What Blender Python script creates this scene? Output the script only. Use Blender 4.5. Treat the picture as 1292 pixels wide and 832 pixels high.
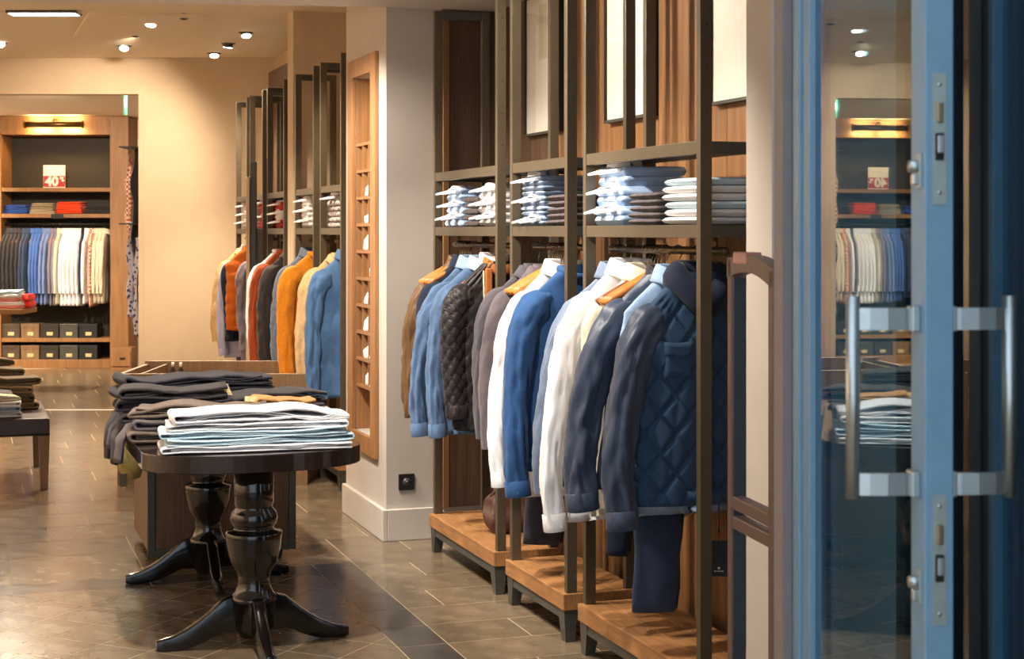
import bpy, bmesh, math, random
from mathutils import Vector, Matrix, noise
random.seed(7)
PI = math.pi
for o in list(bpy.data.objects): bpy.data.objects.remove(o)
SC = bpy.context.scene
COL = SC.collection

# ------------------------------------------------------------------ camera
# shop axes: +Y runs into the shop along the racks, +X to the right wall. Photo: 1292x832, horizon at y=292.
F, CX, HY, H = 2000.0, 646.0, 292.0, 1.6
PHI = math.radians(19.06)
CP, SP = math.cos(PHI), math.sin(PHI)
cam = bpy.data.cameras.new('camera'); camo = bpy.data.objects.new('camera', cam); COL.objects.link(camo)
cam.sensor_fit = 'HORIZONTAL'; cam.sensor_width = 36.0; cam.lens = F / 1292 * 36
cam.shift_y = -(416 - HY) / 1292
cam.clip_start = 0.05; cam.clip_end = 100
camo.location = (0, 0, H); camo.rotation_euler = (PI / 2, 0, -PHI)
cam.dof.use_dof = True; cam.dof.focus_distance = 6.6; cam.dof.aperture_fstop = 9.0
SC.camera = camo

# ------------------------------------------------------------------ daylight and exposure
SC.view_settings.view_transform = 'Standard'
SC.view_settings.look = 'None'
SC.view_settings.gamma = 1.0
SC.view_settings.use_curve_mapping = False
SC.view_settings.exposure = 0.3
W = bpy.data.worlds.new('street_daylight'); SC.world = W; W.use_nodes = True
bgn = W.node_tree.nodes['Background']
bgn.inputs[0].default_value = (0.72, 0.86, 1.0, 1); bgn.inputs[1].default_value = 1.35

# ------------------------------------------------------------------ helpers
def cs(xc, d):                       # camera-aligned ground coordinates -> shop coordinates
    return (xc * CP + d * SP, -xc * SP + d * CP)
def pix(x, y, d):                    # photo pixel at a distance along the view axis
    xc = (x - CX) / F * d
    X, Y = cs(xc, d)
    return (X, Y, H - (y - HY) / F * d)
def Yat(x, X):                       # depth at which the pixel column x meets the plane X
    a = (x - CX) / F
    return X / ((a * CP + SP) / (-a * SP + CP))
def srgb(r, g, b):
    f = lambda u: (u / 255 / 12.92) if u <= 10 else ((u / 255 + 0.055) / 1.055) ** 2.4
    return (f(r), f(g), f(b), 1)

MATS = {}
def mat(name, col, rough=0.6, metal=0.0, kind=None, scale=40.0, var=0.15, bump=0.15, spec=0.5, coat=0.0, sheen=0.0, col2=None, stretch=(1, 1, 1), emit=None, estr=0.0, randobj=0.0):
    m = bpy.data.materials.new(name); m.use_nodes = True
    nt = m.node_tree; N = nt.nodes; L = nt.links
    p = N['Principled BSDF']
    p.inputs['Base Color'].default_value = col
    p.inputs['Roughness'].default_value = rough
    p.inputs['Metallic'].default_value = metal
    p.inputs['Specular IOR Level'].default_value = spec
    p.inputs['Coat Weight'].default_value = coat
    p.inputs['Coat Roughness'].default_value = 0.08
    p.inputs['Sheen Weight'].default_value = sheen
    if emit:
        p.inputs['Emission Color'].default_value = emit; p.inputs['Emission Strength'].default_value = estr
    if kind:
        tc = N.new('ShaderNodeTexCoord'); mp = N.new('ShaderNodeMapping'); mp.inputs['Scale'].default_value = stretch
        L.new(tc.outputs['Object'], mp.inputs['Vector'])
        nz = N.new('ShaderNodeTexNoise'); nz.inputs['Scale'].default_value = scale; nz.inputs['Detail'].default_value = 6
        L.new(mp.outputs[0], nz.inputs['Vector'])
        cr = N.new('ShaderNodeValToRGB')
        c2 = col2 or tuple(min(1, c * (1 + var)) for c in col[:3]) + (1,)
        c1 = tuple(c * (1 - var) for c in col[:3]) + (1,)
        cr.color_ramp.elements[0].position = 0.32; cr.color_ramp.elements[1].position = 0.68
        cr.color_ramp.elements[0].color = c1; cr.color_ramp.elements[1].color = c2
        src = nz.outputs['Fac']
        if kind == 'wood':
            wv = N.new('ShaderNodeTexWave'); wv.wave_type = 'BANDS'; wv.inputs['Scale'].default_value = scale * 0.6
            wv.inputs['Distortion'].default_value = 6; wv.inputs['Detail'].default_value = 3; wv.inputs['Detail Scale'].default_value = 1.2
            L.new(mp.outputs[0], wv.inputs['Vector'])
            mx = N.new('ShaderNodeMix'); mx.inputs[0].default_value = 0.16
            L.new(nz.outputs['Fac'], mx.inputs[2]); L.new(wv.outputs['Fac'], mx.inputs[3]); src = mx.outputs[0]
        L.new(src, cr.inputs['Fac'])
        outc = cr.outputs['Color']
        if kind == 'denim':
            n2 = N.new('ShaderNodeTexNoise'); n2.inputs['Scale'].default_value = 9; n2.inputs['Detail'].default_value = 4
            L.new(tc.outputs['Object'], n2.inputs['Vector'])
            mxc = N.new('ShaderNodeMix'); mxc.data_type = 'RGBA'; mxc.blend_type = 'MIX'
            mr = N.new('ShaderNodeMapRange'); mr.inputs[1].default_value = 0.52; mr.inputs[2].default_value = 0.8; mr.inputs[4].default_value = 0.45
            L.new(n2.outputs['Fac'], mr.inputs[0]); L.new(mr.outputs[0], mxc.inputs[0])
            L.new(outc, mxc.inputs[6]); mxc.inputs[7].default_value = tuple(min(1, c * 1.7 + 0.03) for c in col[:3]) + (1,)
            outc = mxc.outputs[2]
        if kind == 'stone':
            n2 = N.new('ShaderNodeTexNoise'); n2.inputs['Scale'].default_value = 55; n2.inputs['Detail'].default_value = 3
            L.new(tc.outputs['Object'], n2.inputs['Vector'])
            mr = N.new('ShaderNodeMapRange'); mr.inputs[1].default_value = 0.70; mr.inputs[2].default_value = 0.76; mr.inputs[4].default_value = 0.6
            L.new(n2.outputs['Fac'], mr.inputs[0])
            mxc = N.new('ShaderNodeMix'); mxc.data_type = 'RGBA'
            L.new(mr.outputs[0], mxc.inputs[0]); L.new(outc, mxc.inputs[6]); mxc.inputs[7].default_value = srgb(190, 175, 150)
            outc = mxc.outputs[2]
            mr2 = N.new('ShaderNodeMapRange'); mr2.inputs[3].default_value = rough - 0.06; mr2.inputs[4].default_value = rough + 0.1
            L.new(nz.outputs['Fac'], mr2.inputs[0]); L.new(mr2.outputs[0], p.inputs['Roughness'])
        if randobj:
            oi = N.new('ShaderNodeObjectInfo'); mr3 = N.new('ShaderNodeMapRange')
            mr3.inputs[3].default_value = 1 - randobj; mr3.inputs[4].default_value = 1 + randobj
            L.new(oi.outputs['Random'], mr3.inputs[0])
            hs = N.new('ShaderNodeHueSaturation'); L.new(mr3.outputs[0], hs.inputs['Value']); L.new(outc, hs.inputs['Color']); outc = hs.outputs['Color']
        L.new(outc, p.inputs['Base Color'])
        if bump:
            bp = N.new('ShaderNodeBump'); bp.inputs['Strength'].default_value = bump; bp.inputs['Distance'].default_value = 0.01
            if kind in ('fabric', 'denim', 'knit', 'leather'):
                nb = N.new('ShaderNodeTexNoise'); nb.inputs['Scale'].default_value = {'fabric': 14, 'denim': 22, 'knit': 160, 'leather': 30}[kind]; nb.inputs['Detail'].default_value = 5
                mb2 = N.new('ShaderNodeMapping'); mb2.inputs['Scale'].default_value = (1, 1, 0.45 if kind != 'knit' else 1)
                L.new(tc.outputs['Object'], mb2.inputs['Vector']); L.new(mb2.outputs[0], nb.inputs['Vector']); L.new(nb.outputs['Fac'], bp.inputs['Height'])
            else:
                L.new(src, bp.inputs['Height'])
            L.new(bp.outputs[0], p.inputs['Normal'])
    MATS[name] = m
    return m

def fab(name, r, g, b, kind='fabric', rough=0.85, sheen=0.1, bump=0.12, var=None, scale=60):
    if var is None: var = 0.02 if min(r, g, b) > 170 else 0.09
    return mat(name, srgb(r, g, b), rough, kind=kind, sheen=sheen, bump=bump, var=var, scale=scale, spec=0.25)

class MB:
    """collects geometry for one mesh object"""
    def __init__(s): s.v = []; s.f = []; s.smooth = []
    def add(s, vs, fs, smooth=False):
        n = len(s.v); s.v += [tuple(v) for v in vs]; s.f += [tuple(i + n for i in f) for f in fs]; s.smooth += [smooth] * len(fs); return s
    def box(s, x0, x1, y0, y1, z0, z1):
        vs = [(x0, y0, z0), (x1, y0, z0), (x1, y1, z0), (x0, y1, z0), (x0, y0, z1), (x1, y0, z1), (x1, y1, z1), (x0, y1, z1)]
        return s.add(vs, [(0, 3, 2, 1), (4, 5, 6, 7), (0, 1, 5, 4), (1, 2, 6, 5), (2, 3, 7, 6), (3, 0, 4, 7)])
    def hexa(s, vs):
        return s.add(vs, [(0, 3, 2, 1), (4, 5, 6, 7), (0, 1, 5, 4), (1, 2, 6, 5), (2, 3, 7, 6), (3, 0, 4, 7)])
    def prism(s, poly, z0, z1):
        n = len(poly)
        vs = [(x, y, z0) for x, y in poly] + [(x, y, z1) for x, y in poly]
        fs = [tuple(range(n - 1, -1, -1)), tuple(range(n, 2 * n))] + [(i, (i + 1) % n, n + (i + 1) % n, n + i) for i in range(n)]
        return s.add(vs, fs)
    def lathe(s, prof, n=32, cx=0, cy=0, cz=0, flute=None):
        vs = []; fs = []
        for j, (r, z) in enumerate(prof):
            for i in range(n):
                t = 2 * PI * i / n
                rr = r * (1 + (flute(j, t) if flute else 0))
                vs.append((cx + rr * math.cos(t), cy + rr * math.sin(t), cz + z))
        for j in range(len(prof) - 1):
            for i in range(n):
                k = (i + 1) % n
                fs.append((j * n + i, j * n + k, (j + 1) * n + k, (j + 1) * n + i))
        fs.append(tuple(range(n - 1, -1, -1))); fs.append(tuple(range((len(prof) - 1) * n, len(prof) * n)))
        return s.add(vs, fs, True)
    def tube(s, path, rad, n=10, ref=(0, 1, 0), ry=None, cap=True, disp=None, sup=1.0):
        """swept ellipse: rad perpendicular to ref, ry along ref"""
        vs = []; fs = []
        P = [Vector(p) for p in path]; m = len(P)
        R = rad if isinstance(rad, (list, tuple)) else [rad] * m
        RY = ry if isinstance(ry, (list, tuple)) else ([ry] * m if ry else R)
        for j in range(m):
            t = (P[min(j + 1, m - 1)] - P[max(j - 1, 0)]).normalized()
            rf = Vector(ref)
            if abs(t.dot(rf)) > 0.97: rf = Vector((1, 0, 0))
            a = t.cross(rf).normalized(); b = a.cross(t).normalized()
            for i in range(n):
                th = 2 * PI * i / n
                ca, sa = math.cos(th), math.sin(th)
                if sup != 1.0: ca = math.copysign(abs(ca) ** sup, ca); sa = math.copysign(abs(sa) ** sup, sa)
                dirv = a * ca * R[j] + b * sa * RY[j]
                q = P[j] + dirv
                if disp: q = q + dirv.normalized() * disp(q, th, j / (m - 1))
                vs.append(q)
        for j in range(m - 1):
            for i in range(n):
                k = (i + 1) % n
                fs.append((j * n + i, j * n + k, (j + 1) * n + k, (j + 1) * n + i))
        if cap: fs.append(tuple(range(n - 1, -1, -1))); fs.append(tuple(range((m - 1) * n, m * n)))
        return s.add(vs, fs, True)
    def mesh(s, name, m, bevel=0.0):
        me = bpy.data.meshes.new(name); me.from_pydata(s.v, [], s.f); me.update()
        me.polygons.foreach_set('use_smooth', s.smooth)
        bm = bmesh.new(); bm.from_mesh(me)
        bmesh.ops.recalc_face_normals(bm, faces=bm.faces)
        if bevel:
            es = [e for e in bm.edges if len(e.link_faces) == 2 and e.calc_face_angle(0) > 0.5]
            bmesh.ops.bevel(bm, geom=es, offset=bevel, segments=2, affect='EDGES', profile=0.5, clamp_overlap=True)
        bm.to_mesh(me); bm.free()
        if m: me.materials.append(m)
        return me
    def build(s, name, m, parent=None, bevel=0.0, loc=None, rz=0.0):
        o = bpy.data.objects.new(name, s.mesh(name, m, bevel)); COL.objects.link(o)
        if parent: o.parent = parent
        if loc: o.location = loc
        if rz: o.rotation_euler = (0, 0, rz)
        return o

def tag(o, label, cat, group=None):
    o['label'] = label; o['category'] = cat
    if group: o['group'] = group
    return o
def thing(name, label, cat, loc=(0, 0, 0), rz=0.0, group=None):
    o = bpy.data.objects.new(name, None); COL.objects.link(o); o.empty_display_size = 0.05
    o.location = loc; o.rotation_euler = (0, 0, rz)
    return tag(o, label, cat, group)
def struct(o, label=None):
    o['kind'] = 'structure'
    if label: o['label'] = label
    return o
def part(name, me, parent, loc=None, rz=0.0):
    o = bpy.data.objects.new(name, me); COL.objects.link(o); o.parent = parent
    if loc: o.location = loc
    if rz: o.rotation_euler = (0, 0, rz)
    return o
def dup(root, loc, rz=None, label=None, group=None):
    r = root.copy(); COL.objects.link(r); r.location = loc
    if rz is not None: r.rotation_euler = (0, 0, rz)
    if label: r['label'] = label
    if group: r['group'] = group
    for ch in list(root.children):
        c = ch.copy(); COL.objects.link(c); c.parent = r
        for g in list(ch.children):
            d = g.copy(); COL.objects.link(d); d.parent = c
    return r
def spot(name, loc, target, energy, col, size=60, blend=0.6, radius=0.04):
    l = bpy.data.lights.new(name, 'SPOT'); l.energy = energy; l.color = col; l.spot_size = math.radians(size); l.spot_blend = blend; l.shadow_soft_size = radius
    o = bpy.data.objects.new(name, l); COL.objects.link(o); o.location = loc
    o.rotation_euler = (Vector(target) - Vector(loc)).to_track_quat('-Z', 'Y').to_euler()
    return o
ORD = ['lowest', 'second up', 'third up', 'fourth up', 'fifth up', 'sixth up', 'seventh up', 'eighth up']
CNT = ['first', 'second', 'third', 'fourth', 'fifth', 'sixth']; NUM = ['', 'one', 'two', 'three', 'four', 'five', 'six']
def ordname(k, n): return 'topmost' if k == n - 1 else ORD[k]

# ------------------------------------------------------------------ materials
M_wall = mat('warm_plaster', srgb(200, 178, 150), 0.85, kind='noise', scale=6, var=0.03, bump=0.02)
M_wallg = mat('taupe_plaster', srgb(196, 186, 176), 0.85, kind='noise', scale=6, var=0.03, bump=0.02)
M_ceil = mat('ceiling_paint', srgb(232, 216, 192), 0.9, kind='noise', scale=5, var=0.02, bump=0.02)
M_ceilf = mat('entrance_ceiling_paint', srgb(225, 222, 218), 0.9, kind='noise', scale=5, var=0.02, bump=0.02)
M_tile = mat('brown_stone_tile', srgb(112, 97, 78), 0.2, kind='stone', scale=9, var=0.22, bump=0.03, randobj=0.14)
M_tiled = mat('charcoal_stone_tile', srgb(72, 68, 66), 0.2, kind='stone', scale=9, var=0.2, bump=0.03, randobj=0.12)
M_grout = mat('tile_grout', srgb(172, 152, 124), 0.8, kind='noise', scale=30, var=0.1)
M_bronze = mat('bronze_metal', srgb(88, 77, 60), 0.42, metal=0.25, kind='noise', scale=30, var=0.06, bump=0.02)
M_bronzed = mat('dark_bronze_metal', srgb(72, 72, 66), 0.42, metal=0.25, kind='noise', scale=30, var=0.06, bump=0.02)
M_oak = mat('oak_base', srgb(158, 110, 66), 0.5, kind='wood', scale=7, var=0.28, bump=0.05, stretch=(6, 1, 6))
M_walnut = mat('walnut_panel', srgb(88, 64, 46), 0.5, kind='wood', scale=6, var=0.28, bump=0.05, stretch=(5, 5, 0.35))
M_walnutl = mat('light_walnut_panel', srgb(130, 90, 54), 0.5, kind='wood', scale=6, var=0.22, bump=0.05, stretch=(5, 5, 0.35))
M_shelfwood = mat('shelf_oak', srgb(136, 95, 55), 0.5, kind='wood', scale=5, var=0.2, bump=0.05, stretch=(4, 4, 0.5))
M_shelfback = mat('dark_shelf_back', srgb(40, 32, 22), 0.7, kind='noise', scale=20, var=0.1)
M_nichewood = mat('niche_oak', srgb(166, 118, 74), 0.45, kind='wood', scale=6, var=0.18, bump=0.04, stretch=(4, 4, 0.5))
M_cabwood = mat('cabinet_wood', srgb(120, 92, 64), 0.5, kind='wood', scale=6, var=0.2, bump=0.05, stretch=(5, 5, 0.5))
M_lacquer = mat('black_lacquer', srgb(20, 15, 13), 0.12, coat=0.6, kind='noise', scale=12, var=0.1, bump=0.0)
M_tabletop = mat('table_top_lacquer', srgb(40, 28, 24), 0.16, coat=0.6, kind='noise', scale=12, var=0.1, bump=0.0)
M_leather = mat('bench_leather', srgb(48, 30, 24), 0.35, kind='leather', scale=50, var=0.15, bump=0.15)
M_blue = mat('blue_door_paint', srgb(122, 160, 186), 0.42, kind='noise', scale=25, var=0.04, bump=0.02)
M_teal = mat('teal_frame_paint', srgb(48, 92, 116), 0.4, kind='noise', scale=25, var=0.05, bump=0.02)
M_void = mat('display_black', srgb(7, 12, 16), 0.7, kind='noise', scale=20, var=0.1)
M_jamb = mat('mauve_grey_paint', srgb(150, 140, 142), 0.6, kind='noise', scale=20, var=0.04)
M_dteal = mat('dark_teal_paint', srgb(10, 36, 50), 0.5, kind='noise', scale=25, var=0.05)
M_black = mat('matte_black', srgb(14, 14, 15), 0.6, kind='noise', scale=20, var=0.1)
M_steel = mat('brushed_steel', srgb(190, 196, 196), 0.32, metal=0.9, kind='noise', scale=90, var=0.08, bump=0.02, stretch=(1, 1, 8))
M_plate = mat('lock_plate_steel', srgb(175, 185, 180), 0.4, metal=0.6, kind='noise', scale=60, var=0.08, bump=0.02)
M_chrome = mat('hook_metal', srgb(170, 150, 120), 0.25, metal=1.0)
M_rail = mat('rail_metal', srgb(96, 82, 62), 0.35, metal=0.7, kind='noise', scale=40, var=0.1)
M_hanger = mat('hanger_wood', srgb(186, 112, 48), 0.4, kind='wood', scale=9, var=0.2, bump=0.03, stretch=(1, 6, 6))
M_hangerd = mat('dark_hanger_wood', srgb(120, 62, 30), 0.4, kind='wood', scale=9, var=0.2, bump=0.03, stretch=(1, 6, 6))
M_gate = mat('gate_taupe_plastic', srgb(120, 96, 86), 0.45, kind='noise', scale=40, var=0.04)
M_gated = mat('gate_dark_inner', srgb(60, 62, 68), 0.4, kind='noise', scale=40, var=0.05)
M_bag = mat('bag_leather', srgb(74, 42, 30), 0.6, kind='leather', scale=40, var=0.12, bump=0.1)
M_led = mat('gate_lamp_lens', srgb(196, 136, 124), 0.3, kind='noise', scale=200, var=0.15)
M_paper = mat('paper_white', srgb(238, 232, 220), 0.7, kind='noise', scale=30, var=0.02)
M_print = mat('aged_print', srgb(218, 205, 180), 0.8, kind='noise', scale=60, var=0.06)
M_ink = mat('faint_ink', srgb(150, 128, 100), 0.8)
M_red = mat('sign_red', srgb(170, 40, 32), 0.6, kind='noise', scale=40, var=0.04)
M_white = mat('white_plastic', srgb(235, 232, 226), 0.5)
M_tag = mat('navy_tag_card', srgb(22, 32, 42), 0.5, kind='noise', scale=40, var=0.05)
M_tagbr = mat('olive_tag_card', srgb(92, 82, 62), 0.6, kind='noise', scale=40, var=0.08)
M_kraft = mat('printed_tag_card', srgb(196, 176, 128), 0.6, kind='noise', scale=120, var=0.35)
M_box = mat('grey_box_card', srgb(70, 56, 42), 0.6, kind='noise', scale=20, var=0.12)
M_lens = mat('lamp_lens', (1, 0.93, 0.8, 1), 0.4, emit=(1, 0.9, 0.74, 1), estr=14)
M_strip = mat('strip_diffuser', (1, 1, 1, 1), 0.4, emit=(1, 0.97, 0.92, 1), estr=7)
M_warmtube = mat('warm_tube', (1, 0.8, 0.4, 1), 0.4, emit=(1, 0.72, 0.32, 1), estr=9)
M_green = mat('exit_sign_green', srgb(150, 230, 190), 0.4, emit=srgb(140, 235, 190), estr=0.25)
M_brass = mat('picture_light_brass', srgb(110, 82, 42), 0.35, metal=0.8)
def glass_mat(name, tint, refl=1.0):
    m = bpy.data.materials.new(name); m.use_nodes = True; nt = m.node_tree; N = nt.nodes; L = nt.links
    N.remove(N['Principled BSDF']); out = N['Material Output']
    tr = N.new('ShaderNodeBsdfTransparent'); tr.inputs[0].default_value = tint
    gl = N.new('ShaderNodeBsdfGlossy'); gl.inputs['Roughness'].default_value = 0.0; gl.inputs[0].default_value = (refl, refl, refl, 1)
    lw = N.new('ShaderNodeLayerWeight'); lw.inputs[0].default_value = 0.5      # facing term: Schlick reflectance, same for both faces of the pane
    pw_ = N.new('ShaderNodeMath'); pw_.operation = 'POWER'; pw_.inputs[1].default_value = 5.0; L.new(lw.outputs['Facing'], pw_.inputs[0])
    fr = N.new('ShaderNodeMath'); fr.operation = 'MULTIPLY_ADD'; fr.inputs[1].default_value = 0.95; fr.inputs[2].default_value = 0.045; L.new(pw_.outputs[0], fr.inputs[0])
    mx = N.new('ShaderNodeMixShader'); L.new(fr.outputs[0], mx.inputs[0]); L.new(tr.outputs[0], mx.inputs[1]); L.new(gl.outputs[0], mx.inputs[2])
    L.new(mx.outputs[0], out.inputs[0]); return m
M_glass = glass_mat('door_glass', (0.66, 0.78, 0.83, 1))
M_pglass = glass_mat('picture_glass', (0.97, 0.97, 0.97, 1))

# fabrics
Fb = {}
for nm, rgb, kd in [
    ('brown_leather', (98, 70, 42), 'leather'), ('navy', (30, 38, 58), 'fabric'), ('denim', (92, 118, 154), 'denim'), ('pale_blue', (158, 186, 222), 'fabric'),
    ('black_nylon', (44, 38, 40), 'fabric'), ('rust_lining', (176, 104, 52), 'fabric'), ('white', (238, 236, 238), 'fabric'), ('grey_wool', (92, 84, 88), 'knit'),
    ('dark_grey_wool', (74, 70, 76), 'knit'), ('royal_blue', (44, 80, 128), 'knit'), ('slate', (104, 118, 140), 'fabric'), ('navy_nylon', (58, 70, 92), 'fabric'),
    ('navy_quilt', (46, 72, 100), 'fabric'), ('cream', (218, 206, 184), 'fabric'), ('dark_denim', (52, 66, 92), 'denim'), ('charcoal_denim', (52, 50, 58), 'denim'),
    ('tan', (206, 170, 118), 'fabric'), ('lavender', (190, 190, 226), 'fabric'), ('orange', (196, 98, 26), 'fabric'), ('rust', (150, 66, 30), 'knit'),
    ('charcoal', (52, 48, 50), 'fabric'), ('mustard', (206, 128, 26), 'knit'), ('sand', (196, 162, 118), 'fabric'), ('mid_denim', (70, 104, 146), 'denim'),
    ('grey_knit', (86, 76, 78), 'knit'), ('light_grey', (206, 204, 206), 'fabric'), ('chambray', (140, 158, 182), 'fabric'), ('sky_shirt', (176, 202, 236), 'fabric'),
    ('trouser_black', (56, 52, 60), 'fabric'), ('trouser_brown', (108, 94, 84), 'fabric'), ('trouser_grey', (94, 86, 88), 'fabric'), ('camel', (190, 138, 82), 'fabric'),
    ('khaki', (140, 118, 86), 'fabric'), ('olive', (106, 90, 66), 'fabric'), ('red', (196, 40, 26), 'fabric'), ('bright_orange', (238, 74, 22), 'knit'),
    ('pink', (226, 150, 140), 'fabric'), ('blue_knit', (46, 82, 160), 'knit'), ('stone', (176, 160, 132), 'knit'), ('plaid', (204, 150, 116), 'fabric'),
    ('black_white', (92, 88, 92), 'fabric'), ('scarf_blue', (66, 76, 116), 'fabric'), ('scarf_black', (30, 28, 32), 'fabric'), ('aqua_white', (196, 220, 232), 'fabric'),
    ('steel_shirt', (110, 130, 178), 'fabric'), ('cornflower', (70, 104, 170), 'fabric'), ('mauve_grey', (132, 122, 134), 'fabric'), ('plastic_wrap', (172, 152, 90), 'leather')]:
    Fb[nm] = fab('cloth_' + nm, *rgb, kind=kd)
Fb['navy_nylon'].node_tree.nodes['Principled BSDF'].inputs['Roughness'].default_value = 0.45
Fb['navy_nylon'].node_tree.nodes['Principled BSDF'].inputs['Specular IOR Level'].default_value = 0.5
Fb['black_nylon'].node_tree.nodes['Principled BSDF'].inputs['Roughness'].default_value = 0.45
Fb['plastic_wrap'].node_tree.nodes['Principled BSDF'].inputs['Roughness'].default_value = 0.15
Fb['brown_leather'].node_tree.nodes['Principled BSDF'].inputs['Roughness'].default_value = 0.5
# checked cloth
def check_mat(name, c1, c2, sc):
    m = mat(name, c1, 0.85, kind='fabric', bump=0.1, spec=0.25); nt = m.node_tree
    ck = nt.nodes.new('ShaderNodeTexChecker'); ck.inputs['Scale'].default_value = sc; ck.inputs[1].default_value = c1; ck.inputs[2].default_value = c2
    tc = nt.nodes.new('ShaderNodeTexCoord'); nt.links.new(tc.outputs['Object'], ck.inputs[0])
    nt.links.new(ck.outputs[0], nt.nodes['Principled BSDF'].inputs['Base Color']); return m
Fb['plaid'] = check_mat('cloth_red_check', srgb(236, 214, 196), srgb(196, 96, 70), 44)
def print_mat(name, c1, c2, sc):
    m = mat(name, c1, 0.85, kind='fabric', bump=0.1, spec=0.25); nt = m.node_tree
    v = nt.nodes.new('ShaderNodeTexVoronoi'); v.inputs['Scale'].default_value = sc
    cr = nt.nodes.new('ShaderNodeValToRGB'); cr.color_ramp.elements[0].position = 0.34; cr.color_ramp.elements[1].position = 0.4
    cr.color_ramp.elements[0].color = c1; cr.color_ramp.elements[1].color = c2
    tc = nt.nodes.new('ShaderNodeTexCoord'); nt.links.new(tc.outputs['Object'], v.inputs['Vector']); nt.links.new(v.outputs['Distance'], cr.inputs[0])
    nt.links.new(cr.outputs[0], nt.nodes['Principled BSDF'].inputs['Base Color']); return m
Fb['black_white'] = print_mat('cloth_dotted_print', srgb(60, 52, 56), srgb(176, 164, 164), 34)
Fb['scarf_blue'] = print_mat('cloth_blue_print', srgb(58, 66, 112), srgb(176, 172, 186), 26)

# ------------------------------------------------------------------ floor
fl = struct(MB().box(-4, 5, -3, 20, -0.06, -0.0007).build('floor', M_grout), 'polished brown stone tile floor with pale joints')
def clip(poly, x0, x1, y0, y1):
    def cut(ps, f, g):
        out = []
        for i in range(len(ps)):
            a, b = ps[i], ps[(i + 1) % len(ps)]
            fa, fb = f(a), f(b)
            if fa >= 0: out.append(a)
            if (fa >= 0) != (fb >= 0):
                t = fa / (fa - fb); out.append((a[0] + t * (b[0] - a[0]), a[1] + t * (b[1] - a[1])))
        return out
    for f in (lambda p: p[0] - x0, lambda p: x1 - p[0], lambda p: p[1] - y0, lambda p: y1 - p[1]):
        if not poly: return []
        poly = cut(poly, f, None)
    return poly
G = 0.0026
tiles = []      # (poly, material)
s2 = 0.235; h2 = s2 / math.sqrt(2)
for i in range(-40, 60):
    for j in range(-40, 60):
        cx = (i - j) * h2; cy = (i + j) * h2 + 3.0
        if not (-1.6 < cx < 1.9 and 3.9 < cy < 7.6): continue
        r = h2 - G * 1.414
        p = clip([(cx, cy - r), (cx + r, cy), (cx, cy + r), (cx - r, cy)], -1.4, 1.574 - G, 4.2, 7.30 - G)
        if len(p) >= 3:
            area = abs(sum(p[k][0] * p[(k + 1) % len(p)][1] - p[(k + 1) % len(p)][0] * p[k][1] for k in range(len(p)))) / 2
            if area > 0.0006: tiles.append((p, M_tile))
def rows(x0, x1, y0, y1, rh, tw, m, stag=0.5):
    y = y0; k = 0
    while y < y1 - 0.02:
        ye = min(y + rh, y1); x = x0 - (stag * tw * (k % 2) + 0.13 * tw * ((k * 7) % 3)); 
        while x < x1:
            a, b = max(x, x0), min(x + tw, x1)
            if b - a > 0.03: tiles.append(([(a + G, y + G), (b - G, y + G), (b - G, ye - G), (a + G, ye - G)], m))
            x += tw
        y = ye; k += 1
rows(1.574, 1.773, 3.2, 7.5, 0.30, 0.4, M_tiled, 0)
rows(-3.4, 1.574, 7.3, 7.5, 0.2, 0.6, M_tiled, 0)
rows(1.773, 3.2, 3.2, 8.1, 0.30, 0.70, M_tile)
rows(-3.4, 1.773, 7.5, 8.1, 0.6, 0.6, M_tile)
rows(-3.4, 3.2, 8.1, 19.2, 0.4, 0.6, M_tile)
rows(-3.4, -1.4, 3.2, 7.3, 0.4, 0.6, M_tile)
rows(-1.4, 1.574, 3.2, 4.2, 0.4, 0.6, M_tile)
def proj(X, Y, Z):
    d = X * SP + Y * CP; xc = X * CP - Y * SP
    if d < 0.3: return None
    return (CX + F * xc / d, HY + F * (H - Z) / d, d)
def vis(p):
    pts = [proj(x, y, 0) for x, y in p]
    if any(q is None for q in pts): return None
    if max(q[0] for q in pts) < 0 or min(q[0] for q in pts) > 935 or min(q[1] for q in pts) > 832: return None
    c = pts[0]
    if pts[0][0] > 800 and pts[0][1] < 700: return None
    return min(q[2] for q in pts)
ranked = sorted([(vis(p), k) for k, (p, m) in enumerate(tiles) if vis(p) is not None])
near = set(k for _, k in ranked[:290])
rest = MB(); cache = {}
for k, (p, m) in enumerate(tiles):
    if k in near:
        ox, oy = p[0]
        key = (m.name,) + tuple((round(x - ox, 4), round(y - oy, 4)) for x, y in p)
        if key not in cache: cache[key] = MB().prism([(x - ox, y - oy) for x, y in p], -0.006, 0).mesh('floor_tile', m)
        part('floor_tile', cache[key], fl, (ox, oy, 0))
    else: rest.prism(p, -0.006, 0)
ro = rest.build('floor_tile_field', M_tile, fl); ro['kind'] = 'stuff'

# ------------------------------------------------------------------ walls, ceiling
RC = -PHI     # rotation of things laid out square to the photograph's far wall
edgeL, edgeR = (-3.6, 9.25), (2.06, 7.937)
struct(MB().prism([(-3.6, 2.4), (4.2, 2.4), (4.2, 7.95), edgeR, edgeL], 2.756, 3.155).build('ceiling_entrance', M_ceilf), 'pale lowered ceiling over the entrance zone')
cr_ = MB().prism([(-3.6, 7.9), (4.2, 7.4), (4.2, 14.6), (-3.6, 17)], 3.155, 3.3).build('ceiling', M_ceil); struct(cr_, 'warm beige shop ceiling with shallow dropped panel')
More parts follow.
